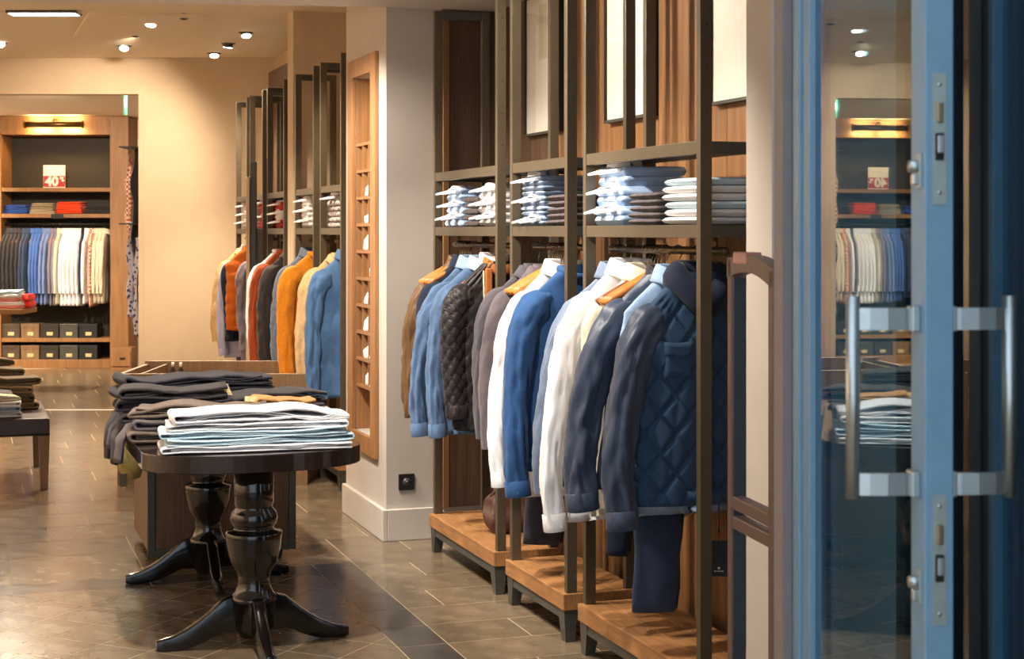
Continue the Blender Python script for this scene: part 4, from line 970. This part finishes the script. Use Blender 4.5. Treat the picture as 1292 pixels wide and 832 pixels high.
pile(3, 'folded_trousers', 'charcoal folded trousers beside the black pile, %s of three', 1.24, 6.84, 0.42, 0.28, 0.05, [Fb['charcoal'], Fb['trouser_black']], 0.06)
pile(4, 'folded_trousers', 'dark folded trousers at the back of the oval table, %s of four', 0.98, 7.20, 0.66, 0.28, 0.05, [Fb['trouser_black'], Fb['charcoal_denim']], 0.05, amp=0.016)
# trouser legs hanging over the table's side
for k, (y, l, m) in enumerate([(6.62, 0.10, Fb['trouser_grey']), (6.80, 0.13, Fb['charcoal']), (6.98, 0.09, Fb['trouser_black']), (7.14, 0.15, Fb['trouser_black'])]):
    mb = MB()
    path = [(0.80, y + 0.02, ZT + 0.03 + 0.015 * k), (0.70, y, ZT + 0.045 + 0.01 * k), (0.635, y, ZT + 0.035), (0.600, y - 0.01, ZT - 0.01), (0.590, y - 0.015, ZT - l)]
    pp = []
    for a, b in zip(path, path[1:]):
        for s in range(5): pp.append(tuple(lerp(a[c], b[c], s / 5) for c in range(3)))
    pp.append(path[-1])
    mb.tube(pp, 0.016, 20, ry=0.075, disp=lambda q, th, t: 0.012 * noise.noise((q.x * 14 + k, q.y * 14, q.z * 14)))
    tag(mb.build('trouser_leg', m), ['grey brown', 'charcoal', 'black', 'long black'][k] + ' trouser leg hanging over the side of the oval table', 'trousers', 'trouser legs over the table edge')
card('olive card tag standing on the white jeans', pix(369, 524, 6.28), 0.046, 0.07, M_tagbr, 0.2, -PHI)
card('printed tag lying on the black trousers', pix(287, 494, 6.75), 0.035, 0.08, M_kraft, 0.7, 0.5)
card('printed tag at the end of the brown trousers', pix(318, 504, 6.5), 0.06, 0.025, M_kraft, 0.6, -0.1)
card('small brown tag at the corner of the white jeans', pix(421, 557, 6.15), 0.025, 0.035, M_tagbr, 0.4, -PHI)
# crumpled plastic bag hanging beside the cabinet
bag = thing('plastic_bag', 'crumpled clear plastic bag with yellow print hanging at the table side', 'bag', pix(163, 585, 7.55), 0)
MB().tube([(0, 0, 0.13), (-0.01, 0, 0.09), (0.0, 0, 0.03), (0.02, 0, -0.03), (0.03, 0, -0.07)], [0.03, 0.05, 0.06, 0.06, 0.03], 26, disp=lambda q, th, t: 0.03 * noise.noise((q.x * 22, q.y * 22, q.z * 22)) + 0.012 * noise.noise((q.x * 60, q.y * 60, q.z * 60))).build('wrap', Fb['plastic_wrap'], bag)
MB().box(-0.05, -0.015, -0.06, -0.057, -0.10, -0.04).build('paper_tag', M_tagbr, bag)

# ------------------------------------------------------------------ low cabinet on casters behind the table
cb = thing('display_cabinet', 'low wooden display cabinet on casters behind the oval table', 'cabinet', (0.822, 7.68, 0))
MB().box(0.012, 0.70, 0.012, 0.74, 0.06, 0.68).build('body', M_cabwood, cb)
MB().box(0.0, 0.035, -0.004, 0.02, 0.045, 0.68).box(0.68, 0.712, -0.004, 0.02, 0.045, 0.68).box(0.035, 0.68, -0.004, 0.02, 0.045, 0.08).box(0.035, 0.68, -0.004, 0.02, 0.65, 0.68).build('metal_frame', M_bronzed, cb, 0.002)
MB().box(0.04, 0.675, 0.0, 0.012, 0.085, 0.645).build('front_panel', M_walnut, cb)
for x in (0.07, 0.64):
    for y in (0.07, 0.67):
        MB().tube([(x - 0.012, y, 0.022), (x + 0.012, y, 0.022)], 0.022, 16, ref=(0, 1, 0)).box(x - 0.018, x + 0.018, y - 0.012, y + 0.012, 0.022, 0.062).build('caster', M_black, cb)
# wooden display bin further back
bn = thing('display_bin', 'open topped wooden display bin behind the dark trousers', 'display bin', pix(148, 490, 10.0)[:2] + (0,), RC)
MB().box(0, 1.2, 0, 0.03, 0, 0.70).build('side', M_cabwood, bn, 0.002); MB().box(0, 1.2, 0.75, 0.78, 0, 0.72).build('side', M_cabwood, bn, 0.002)
MB().box(0, 0.03, 0.03, 0.75, 0, 0.70).build('end', M_cabwood, bn, 0.002); MB().box(1.17, 1.2, 0.03, 0.75, 0, 0.70).build('end', M_cabwood, bn, 0.002)
MB().box(0.03, 1.17, 0.03, 0.75, 0.60, 0.62).build('tray', M_cabwood, bn); MB().box(0.14, 0.155, 0.03, 0.75, 0.62, 0.70).build('divider', M_cabwood, bn)
for x in (218, 228):
    p = pix(x, 464, 10.35); b = thing('scent_bottle', 'tiny dark bottle on the display bin, the one %s' % ('nearer the white corner trim' if x == 218 else 'nearer the racks'), 'bottle', (p[0], p[1], 0.62), 0, 'tiny bottles on the bin')
    MB().lathe([(0.016, 0), (0.017, 0.07), (0.008, 0.085), (0.008, 0.095)], 14).build('flask', M_black, b); MB().lathe([(0.009, 0.095), (0.009, 0.125)], 12).build('cap', M_white, b)

# ------------------------------------------------------------------ leather bench with trousers
bc = thing('leather_bench', 'dark brown leather topped bench on square wooden legs', 'bench', (-0.55, 10.2, 0))
BW, BD = 1.05, 1.08
MB().box(0, BW, 0, BD, 0.335, 0.445).build('seat', M_leather, bc, 0.012)
MB().tube([(0, -0.002, 0.345), (BW, -0.002, 0.345)], 0.006, 8).build('piping', M_black, bc)
lg = MB().hexa([(0.008, 0.008, 0), (0.055, 0.008, 0), (0.055, 0.055, 0), (0.008, 0.055, 0), (0, 0, 0.335), (0.065, 0, 0.335), (0.065, 0.065, 0.335), (0, 0.065, 0.335)]).mesh('leg', M_cabwood, 0.003)
for x in (0.0, BW - 0.065):
    for y in (0.01, BD - 0.075): part('leg', lg, bc, (x, y, 0))
GB = 'folded trousers on the leather bench'
bl = [('pale grey folded trousers at the front of the leather bench, %s of four', 10.36, 0.035, 4, [Fb['light_grey'], Fb['chambray'], Fb['light_grey'], Fb['cream']], 0.30), ('slate folded trousers behind the pale grey pile, %s of three', 10.60, 0.05, 3, [Fb['trouser_grey'], Fb['slate']], 0.26),
      ('khaki folded trousers with a paper tag, %s of four', 10.82, 0.052, 4, [Fb['khaki'], Fb['olive']], 0.40), ('olive folded trousers near the back of the bench, %s of five', 11.02, 0.052, 5, [Fb['olive'], Fb['khaki']], 0.32), ('dark olive folded trousers at the back of the bench, %s of six', 11.19, 0.052, 6, [Fb['charcoal'], Fb['khaki'], Fb['olive']], 0.26)]
for what, y, h, n, ms, xr in bl:
    pile(n, 'folded_trousers', what, xr - 0.24, y, 0.55, 0.22, h, ms, 0.0, z0=0.446, group=GB, amp=0.010, jx=0.015)
t = MB().box(-0.03, 0.03, -0.001, 0.001, -0.035, 0.035).build('price_tag', M_kraft, loc=pix(20, 481, 10.72)); t.rotation_euler = (-0.6, 0, RC); tag(t, 'square printed tag on the khaki trousers of the bench', 'tag')

# ------------------------------------------------------------------ back room shelving (square to the far wall)
DU = 18.5
def bp(x, y, d=DU): return ((x - CX) / F * d, d, H - (y - HY) / F * d)
def bz(y, d=DU): return H - (y - HY) / F * d
xl, xr_ = bp(-22, 0)[0], bp(162, 0)[0]
su = thing('shelf_unit', 'tall oak shelving unit with dark back in the back room', 'shelving', cs((xl + xr_) / 2, DU) + (0,), RC)
hwu = (xr_ - xl) / 2; pw = 0.215; ztop = 2.945
MB().box(hwu - pw, hwu, 0, 0.42, 0, ztop).build('side_post', M_shelfwood, su, 0.004); MB().box(-hwu, -hwu + pw, 0, 0.42, 0, ztop).build('side_post', M_shelfwood, su, 0.004)
MB().box(-hwu + pw, hwu - pw, 0, 0.42, bz(170), ztop).build('header', M_shelfwood, su, 0.003)
MB().box(-hwu + pw, hwu - pw, 0.40, 0.42, 0, bz(170)).build('back_panel', M_shelfback, su)
MB().box(-hwu + pw, hwu - pw, 0.0, 0.40, 0, 0.10).build('plinth', M_shelfwood, su, 0.003)
for y in (237, 270, 427): MB().box(-hwu + pw, hwu - pw, 0.01, 0.40, bz(y) - 0.045, bz(y)).build('shelf', M_shelfwood, su, 0.002)
MB().tube([(-hwu + pw, 0.14, bz(283)), (hwu - pw, 0.14, bz(283))], 0.014, 12, ref=(0, 0, 1)).build('hanging_rail', M_black, su)
MB().box(-0.14 + 0.09, 0.0 + 0.09, -0.006, 0.012, bz(270) - 0.055, bz(270) - 0.002).build('label_plate', M_black, su)
# picture light over the shelving
pxa = bp(35, 155)[0]; pxb = bp(107, 155)[0]
plt = thing('picture_light', 'brass picture light over the shelving unit', 'lamp', cs((pxa + pxb) / 2, DU - 0.14) + (bz(158),), RC)
hl = (pxb - pxa) / 2
MB().tube([(-hl, 0, 0), (hl, 0, 0)], 0.034, 20, ref=(0, 0, 1)).build('shade', M_brass, plt)
for s in (-1, 1): MB().lathe([(0.02, 0), (0.045, 0.008), (0.045, 0.02), (0.02, 0.028)], 16, cx=0, cy=0, cz=0).build('end_cap', M_brass, plt).matrix_local = Matrix.Translation((s * hl, 0, 0)) @ Matrix.Rotation(PI / 2, 4, 'Y')
MB().tube([(0, 0.14, 0.06), (0, 0.05, 0.07), (0, 0, 0.03)], 0.01, 8, ref=(1, 0, 0)).build('arm', M_brass, plt)
for s in (-0.5, 0.5):
    MB().tube([(s * hl - 0.08, 0.03, -0.02), (s * hl + 0.08, 0.03, -0.02)], 0.012, 10, ref=(0, 0, 1)).build('tube_lamp', M_warmtube, plt)
    l = bpy.data.lights.new('picture_lamp', 'AREA'); l.shape = 'RECTANGLE'; l.size = 0.25; l.size_y = 0.04; l.energy = 5; l.color = (1, 0.66, 0.28)
    o = bpy.data.objects.new('picture_lamp', l); COL.objects.link(o); X_, Y_ = cs((pxa + pxb) / 2 + s * hl, DU - 0.09); o.location = (X_, Y_, bz(158) - 0.05)
    o.rotation_euler = (0.75, 0, RC)
    o2 = o.copy(); o2.data = l.copy(); o2.data.energy = 2.5; COL.objects.link(o2); o2.location = (X_, Y_, bz(158) + 0.06); o2.rotation_euler = (PI - 0.75, 0, RC)
# sale sign
sgn = thing('sale_sign', 'white and red shelf sign reading 40 percent', 'sign', cs(bp(67, 0)[0], DU + 0.05) + (bz(237),), RC)
MB().box(-0.128, 0.128, -0.003, 0.003, 0, 0.265).build('card', M_paper, sgn)
MB().box(-0.126, 0.126, -0.0045, -0.003, 0.01, 0.14).build('red_panel', M_red, sgn)
def text(body, size, loc, m, parent, rz=0.0, bold=0.0):
    cu = bpy.data.curves.new('lettering', 'FONT'); cu.body = body; cu.size = size; cu.align_x = 'CENTER'; cu.extrude = 0.0006; cu.offset = bold
    to = bpy.data.objects.new('lettering', cu); COL.objects.link(to)
    bpy.context.view_layer.update(); dg = bpy.context.evaluated_depsgraph_get()
    me = bpy.data.meshes.new_from_object(to.evaluated_get(dg)); bpy.data.objects.remove(to)
    me.materials.clear(); me.materials.append(m)
    o = part('lettering', me, parent, loc); o.rotation_euler = (PI / 2, 0, rz); return o
text('40', 0.150, (-0.028, -0.0055, 0.028), M_paper, sgn, bold=0.006)
text('%', 0.075, (0.090, -0.0055, 0.075), M_paper, sgn, bold=0.003)
MB().box(-0.05, 0.05, -0.0038, -0.003, 0.205, 0.212).build('printed_line', M_print, sgn); MB().box(-0.015, 0.012, -0.0038, -0.003, 0.162, 0.168).build('printed_line', M_print, sgn)
# folded knits on the shelf
GK = 'folded knits in the back room'
for x, n, m, what, w, h in [(17, 3, Fb['blue_knit'], 'blue folded knit on the back shelf, %s of three', 0.30, 0.035), (51, 3, Fb['stone'], 'stone grey folded knit between the blue and orange knits, %s of three', 0.30, 0.042), (85, 3, Fb['bright_orange'], 'bright orange folded knit, %s of three', 0.32, 0.048), (121, 3, Fb['charcoal'], 'black folded knit beside the orange knits, %s of three', 0.34, 0.032)]:
    z = bz(270)
    for k in range(n):
        folded('folded_sweater', what % ordname(k, n), 'folded sweater', cs(bp(x, 0)[0], DU + 0.2) + (z,), w * (1 - 0.06 * k), 0.28, h, m, RC + 0.04 * math.sin(k * 3 + x), GK, seed=k + x, amp=0.008)
        z += h
# boxes on the low shelves
GX = 'boxes on the low shelves'
for row, (ys, zb_) in enumerate(((427, bz(427)), (455, 0.10))):
    for k in range(5):
        b = thing('storage_box', ['brown', 'dark brown', 'dark grey', 'grey', 'black'][k] + ' lidded box on the ' + ('low shelf' if row == 0 else 'plinth') + ' of the shelving unit', 'box', cs(bp(12 + 24.5 * k, 0)[0], DU + 0.16) + (zb_,), RC, GX)
        mm = [M_box, M_cabwood, M_shelfback, M_bronzed, M_black][k]
        MB().box(-0.105, 0.105, -0.12, 0.12, 0, 0.15).build('box_body', mm, b, 0.003); MB().box(-0.108, 0.108, -0.123, 0.123, 0.12, 0.165).build('lid', mm, b, 0.003)
        MB().box(-0.03, 0.04, -0.122, -0.1205, 0.03, 0.07).build('paper_label', M_kraft, b)

# shirts on the back rail: rail runs across, shoulders point into the room
def back_shirt_mesh(m, L, seed):
    return body_mesh('body', m, L, 0.20, 0.022, 1.05, seed=seed, wr=0.5, sh=0.19)
GBK = 'shirts on the back room rail'
seq = [('charcoal', 5, 4.5, 0.78, 'charcoal shirt on the back rail'), ('dark_denim', 2, 29, 0.80, 'dark blue shirt on the back rail'), ('cornflower', 3, 40, 0.84, 'cornflower shirt on the back rail'), ('steel_shirt', 2, 55, 0.86, 'steel blue shirt on the back rail'),
       ('mauve_grey', 2, 64, 0.87, 'mauve shirt on the back rail'), ('cream', 1, 72, 0.86, 'cream shirt beside the mauve grey shirts'), ('white', 5, 80, 0.87, 'white shirt on the back rail'), ('navy', 1, 103, 0.62, 'short navy shirt next to the red checked shirt'), ('white', 1, 107, 0.85, 'white shirt just before the red checked shirt'), ('plaid', 1, 114, 0.88, 'red checked shirt on the back room rail'), ('cream', 3, 120, 0.84, 'ivory shirt on the back rail')]
sidx = 0
for cn, n, x0, L, lab in seq:
    me_b = back_shirt_mesh(Fb[cn], L, sidx * 1.3)
    me_s, _, _, _ = sleeve_mesh(Fb[cn], -1, 0.62, 0.03, 0.0, sidx * 2.1, 0.05, 0.036, 0.7, ry=0.5)
    me_c = collar_mesh(Fb[cn], 'shirt', 0.065)
    for k in range(n):
        x = x0 + k * 4.6
        p = cs(bp(x, 0)[0], DU + 0.14)
        zz = bz(283) - 0.0825
        lb = lab + (', %s of %s towards the chest' % (CNT[k], NUM[n]) if n > 1 else '')
        t = thing('shirt', lb, 'shirt', p + (zz,), RC + PI / 2 + 0.05 * math.sin(k * 2.3 + x), GBK)
        part('body', me_b, t); part('sleeve', me_s, t); part('collar', me_c, t)
        hg = thing('wooden_hanger', 'hanger of the ' + lb, 'hanger', p + (zz,), RC + PI / 2, 'hangers on the back room rail')
        part('shoulder_bar', HG['in'][0], hg); part('hook', HG['in'][1], hg); sidx += 1
# drawer chest beside the unit
dc = thing('drawer_chest', 'small wooden drawer chest beside the shelving unit', 'chest', cs(bp(155, 0, 18.2)[0], 18.2) + (0,), RC)
MB().box(-0.14, 0.10, 0, 0.25, 0, 0.26).build('body', M_shelfwood, dc, 0.003); MB().box(-0.13, 0.09, -0.015, 0.0, 0.05, 0.23).build('drawer', M_shelfwood, dc, 0.003); MB().box(-0.03, 0.03, -0.024, -0.014, 0.13, 0.15).build('handle', M_black, dc)
# pink and white folded shirts on a small table in the opening
pt = thing('side_table', 'small oak table with pink and white folded shirts', 'table', cs(bp(0, 0, 16.0)[0], 16.0) + (0,), RC)
zp = bz(389, 16.0)
MB().box(-0.6, 0.30, -0.25, 0.25, zp - 0.05, zp).build('tabletop', M_shelfwood, pt, 0.004)
MB().box(-0.46, -0.38, -0.06, 0.06, 0.0, zp - 0.05).build('leg', M_shelfwood, pt); MB().box(-0.6, 0.0, -0.2, 0.2, 0.0, 0.03).build('base', M_shelfwood, pt)
for k in range(5):
    folded('folded_shirt', ('pink', 'white', 'pink', 'white', 'white')[k] + ' folded shirt on the small oak table, %s of five' % ordname(k, 5), 'folded shirt', cs(bp(12, 0, 16.0)[0], 15.95) + (zp + 0.036 * k,), 0.36 - 0.02 * k, 0.3, 0.037, Fb[('pink', 'white', 'pink', 'white', 'aqua_white')[k]], RC + 0.08 * math.sin(k * 2), 'folded shirts on the small table', seed=k, amp=0.012, crump=0.01)
rsh = folded('folded_shirt', 'red folded shirt leaning beside the pink and white shirts', 'folded shirt', cs(bp(33, 0, 16.0)[0], 16.05) + (zp,), 0.10, 0.25, 0.14, Fb['red'], RC, 'folded shirts on the small table', seed=4, amp=0.01)

# scarves hanging by the corner of the opening
GSC = 'scarves hanging in the opening'
for k, (x, y0, y1, m, w, lab) in enumerate([(163, 195, 300, 'plaid', 3.5, 'thin checked scarf hanging by the opening'), (167, 280, 400, 'scarf_blue', 6.5, 'blue patterned scarf hanging in the opening'), (172, 188, 340, 'scarf_black', 5, 'black scarf hanging by the white corner trim'), (174, 300, 425, 'scarf_blue', 6, 'long blue patterned scarf below the black scarf'), (179, 194, 424, 'scarf_black', 4, 'long black scarf against the corner trim')]):
    d = 14.75 + 0.12 * (4 - k); zt_, zb_ = bz(y0, d), bz(y1, d); n = 30
    mb = MB(); wpx = w * d / F
    mb.tube([(0.01 * math.sin(j * 0.5), 0, (zt_ - zb_) * (1 - j / n)) for j in range(n + 1)], [wpx * (0.5 + 0.5 * sstep(0, 0.3, j / n)) for j in range(n + 1)], 24, ry=0.03, disp=lambda q, th, t: 0.02 * noise.noise((q.x * 16 + k, q.y * 16, q.z * 5)))
    t = mb.build('scarf', Fb[m], loc=cs((x - CX) / F * d, d) + (zb_,), rz=RC); tag(t, lab, 'scarf', GSC)
ss = thing('scarf_stand', 'slim dark stand holding the scarves in the opening', 'stand', cs((176 - CX) / F * 15.1, 15.1) + (0,), RC)
MB().box(-0.012, 0.012, -0.012, 0.012, 0, bz(187, 15.1)).build('pole', M_black, ss); MB().box(-0.1, 0.1, -0.15, 0.15, 0, 0.02).build('base', M_black, ss)
for z_ in (bz(187, 15.1), bz(282, 15.1)): MB().box(-0.11, 0.03, -0.35, 0.02, z_ - 0.012, z_).build('arm', M_black, ss)
for y in (302, 365):
    t = MB().box(-0.022, 0.022, -0.002, 0.002, -0.028, 0.028).build('price_tag', M_paper, loc=pix(177.5, y, 14.715), rz=RC); tag(t, 'square white tag on the ' + ('upper' if y < 330 else 'lower') + ' part of the black scarf', 'tag', 'white tags on the scarves')
# exit sign
ex = thing('exit_sign', 'green edge lit sign panel hanging under the bulkhead', 'sign', pix(158, 121, 15.4)[:2] + (2.95,), RC)
MB().box(-0.012, 0.012, -0.06, 0.06, -0.03, 0).build('housing', M_white, ex); MB().box(-0.006, 0.006, -0.06, 0.06, -0.22, -0.03).build('panel', M_green, ex)
l = bpy.data.lights.new('exit_glow', 'POINT'); l.energy = 2.0; l.color = (0.55, 1, 0.75); l.shadow_soft_size = 0.05
o = bpy.data.objects.new('exit_glow', l); COL.objects.link(o); o.location = pix(163, 130, 15.4)

# ------------------------------------------------------------------ standing panel among the far racks
p0 = pix(313, 222, 12.3)
sp = thing('standing_mirror', 'tall narrow standing mirror seen edge on among the far racks', 'mirror', (p0[0], p0[1], 0), RC)
MB().box(-0.012, 0.014, -0.02, 0.02, 0, 2.02).build('edge_frame', M_wall, sp, 0.002)
MB().box(0.014, 0.06, 0.0, 0.05, 0.0, 2.14).build('upright', M_bronzed, sp, 0.002)
MB().box(0.06, 0.12, 0.03, 0.05, 0.02, 1.62).build('back_board', M_bronze, sp)

# ------------------------------------------------------------------ wooden niche in the pillar
nc = thing('display_niche', 'oak framed niche with small cubbyholes set into the pillar', 'niche', (2.06, ny0, 0))
W0 = ny1 - ny0
MB().box(-0.02, nd - 0.01, -0.115, 0.0, nz0 - 0.11, nz1 + 0.11).build('side_stile', M_nichewood, nc, 0.003) if False else None
MB().box(-0.022, -0.001, -0.11, 0.0, nz0 - 0.10, nz1 + 0.10).build('side_stile', M_nichewood, nc, 0.003)
MB().box(-0.022, -0.001, W0, W0 + 0.11, nz0 - 0.10, nz1 + 0.10).build('side_stile', M_nichewood, nc, 0.003)
MB().box(-0.022, -0.001, 0.0, W0, nz1, nz1 + 0.10).build('head_rail', M_nichewood, nc, 0.003)
MB().box(-0.022, -0.001, 0.0, W0, nz0 - 0.10, nz0).build('sill_rail', M_nichewood, nc, 0.003)
MB().box(0.0, nd - 0.012, 0.001, 0.013, nz0 + 0.001, nz1 - 0.001).build('lining', M_nichewood, nc); MB().box(0.0, nd - 0.012, W0 - 0.013, W0 - 0.001, nz0 + 0.001, nz1 - 0.001).build('lining', M_nichewood, nc)
MB().box(nd - 0.012, nd - 0.002, 0.001, W0 - 0.001, nz0 + 0.001, nz1 - 0.001).build('back_panel', M_walnut, nc)
zk = [2.086 - k * 0.1477 for k in range(10)]
shm = MB().box(0.002, nd - 0.012, 0.013, W0 - 0.013, -0.016, 0).mesh('cubby_shelf', M_nichewood)
for z_ in zk: part('cubby_shelf', shm, nc, (0, 0, z_))
dvm = MB().box(0.004, nd - 0.012, -0.004, 0.004, 0, 0.1317).mesh('cubby_divider', M_nichewood)
for k in range(9):
    for j in (1, 2): part('cubby_divider', dvm, nc, (0, W0 * j / 3, zk[k + 1]))
rz_ = random.Random(3)
WORDS = ['top', 'second', 'third', 'fourth', 'fifth', 'sixth', 'seventh', 'eighth', 'lowest']
for k in range(9):
    for j in (1, 2):
        if rz_.random() < 0.15: continue
        m = MB(); m.tube([(0, 0, 0.0), (0, 0, 0.012), (0.0, 0.004, 0.05), (0.01, 0.0, 0.085)], [0.032, 0.036, 0.03, 0.010], 16, disp=lambda q, th, t: 0.008 * noise.noise((q.x * 30 + k, q.y * 30, q.z * 30)))
        o = m.build('pocket_square', Fb['white'] if (k, j) != (5, 1) else Fb['scarf_blue'], loc=(2.06 + 0.036, ny0 + W0 * (j - 0.5) / 3 + 0.012, zk[k + 1] + 0.001))
        o.rotation_euler = (0, 0, rz_.uniform(-2, 2)); o.scale = (rz_.uniform(0.8, 1.05), rz_.uniform(0.8, 1.1), rz_.uniform(0.6, 1.1))
        tag(o, 'puffed white pocket square in the %s cubby row of the niche, %s column' % (WORDS[k], 'front' if j == 1 else 'middle') if (k, j) != (5, 1) else 'blue patterned pocket square in a cubby of the niche', 'pocket square', 'pocket squares in the niche')
pf = MB().hexa([(0.0, 0.0, 0), (0.0, 0.12, 0), (0.02, 0.12, 0), (0.02, 0.0, 0), (0.09, 0.0, 0.2), (0.09, 0.12, 0.2), (0.10, 0.12, 0.2), (0.10, 0.0, 0.2)]).build('display_card', M_paper, loc=(2.09, ny0 + 0.05, 2.087)); tag(pf, 'leaning white card in the top opening of the niche', 'card')

# ------------------------------------------------------------------ wall socket
so = thing('wall_socket', 'black square wall socket on the pillar', 'socket', (pix(526.5, 607, 8.02)[0], 7.95, 0.30))
MB().box(-0.042, 0.042, -0.012, 0.0, -0.042, 0.042).build('plate', M_black, so, 0.003); MB().tube([(0, -0.0125, 0), (0, -0.0105, 0)], 0.022, 20, ref=(1, 0, 0)).build('outlet_cup', M_bronzed, so); MB().tube([(0, -0.019, 0.003), (0, -0.012, 0.003)], 0.003, 8, ref=(1, 0, 0)).build('earth_pin', M_steel, so)

# ------------------------------------------------------------------ security gate
ga = pix(985, 330, 3.9); gb = pix(926, 330, 4.23)
vec = Vector((gb[0] - ga[0], gb[1] - ga[1])); gl_ = vec.length
gt = thing('security_gate', 'taupe anti theft gate antenna standing by the entrance wall', 'security gate', (ga[0], ga[1], 0), math.atan2(vec.y, vec.x))
zt_ = H - (330 - HY) / F * 3.9
MB().box(0, 0.034, -0.02, 0.02, 0, zt_ - 0.02).build('post', M_gate, gt, 0.006); MB().box(gl_ - 0.034, gl_, -0.02, 0.02, 0, zt_ + 0.005).build('post', M_gate, gt, 0.006)
top = MB(); N = 12
for k in range(N):
    a, b = k / N, (k + 1) / N; f = lambda t: zt_ - 0.02 + 0.022 * math.sin(PI * min(1, t * 1.0)) + 0.02 * t
    g2 = lambda t: f(t) - 0.05 + 0.006 * math.sin(PI * t)
    top.hexa([(a * gl_, -0.02, g2(a)), (b * gl_, -0.02, g2(b)), (b * gl_, 0.02, g2(b)), (a * gl_, 0.02, g2(a)), (a * gl_, -0.02, f(a)), (b * gl_, -0.02, f(b)), (b * gl_, 0.02, f(b)), (a * gl_, 0.02, f(a))])
top.build('top_bar', M_gate, gt)
MB().box(gl_ * 0.55, gl_ * 0.85, -0.022, 0.022, zt_ - 0.012, zt_ + 0.02).build('signal_lamp', M_led, gt, 0.004)
for z_ in (H - (642 - HY) / F * 4.1, H - (667 - HY) / F * 4.1): MB().box(0.034, gl_ - 0.034, -0.018, 0.018, z_ - 0.018, z_ + 0.018).build('cross_bar', M_gate, gt, 0.005)
MB().box(gl_ - 0.046, gl_ - 0.034, -0.016, 0.016, 0, zt_ - 0.05).build('inner_edge', M_gated, gt); MB().box(0.034, 0.042, -0.016, 0.016, 0, zt_ - 0.06).build('inner_edge', M_gated, gt)
MB().box(-0.03, gl_ + 0.03, -0.06, 0.06, 0, 0.025).build('base_plate', M_gate, gt, 0.005)
# brown leather bag on the base of the pillar rack
bgx = thing('leather_bag', 'brown leather bag standing on the base of the pillar rack', 'bag', (2.40, 7.02, 0.191), 0.1)
slab(MB(), 0.2, 0.12, 0.19, 0, 2.2, 0.004, p=3.5).build('bag_body', M_bag, bgx)
MB().tube([(-0.08 + 0.16 * k / 12, 0, 0.17 + 0.08 * math.sin(PI * k / 12)) for k in range(13)], 0.008, 8).build('handle', M_bag, bgx)
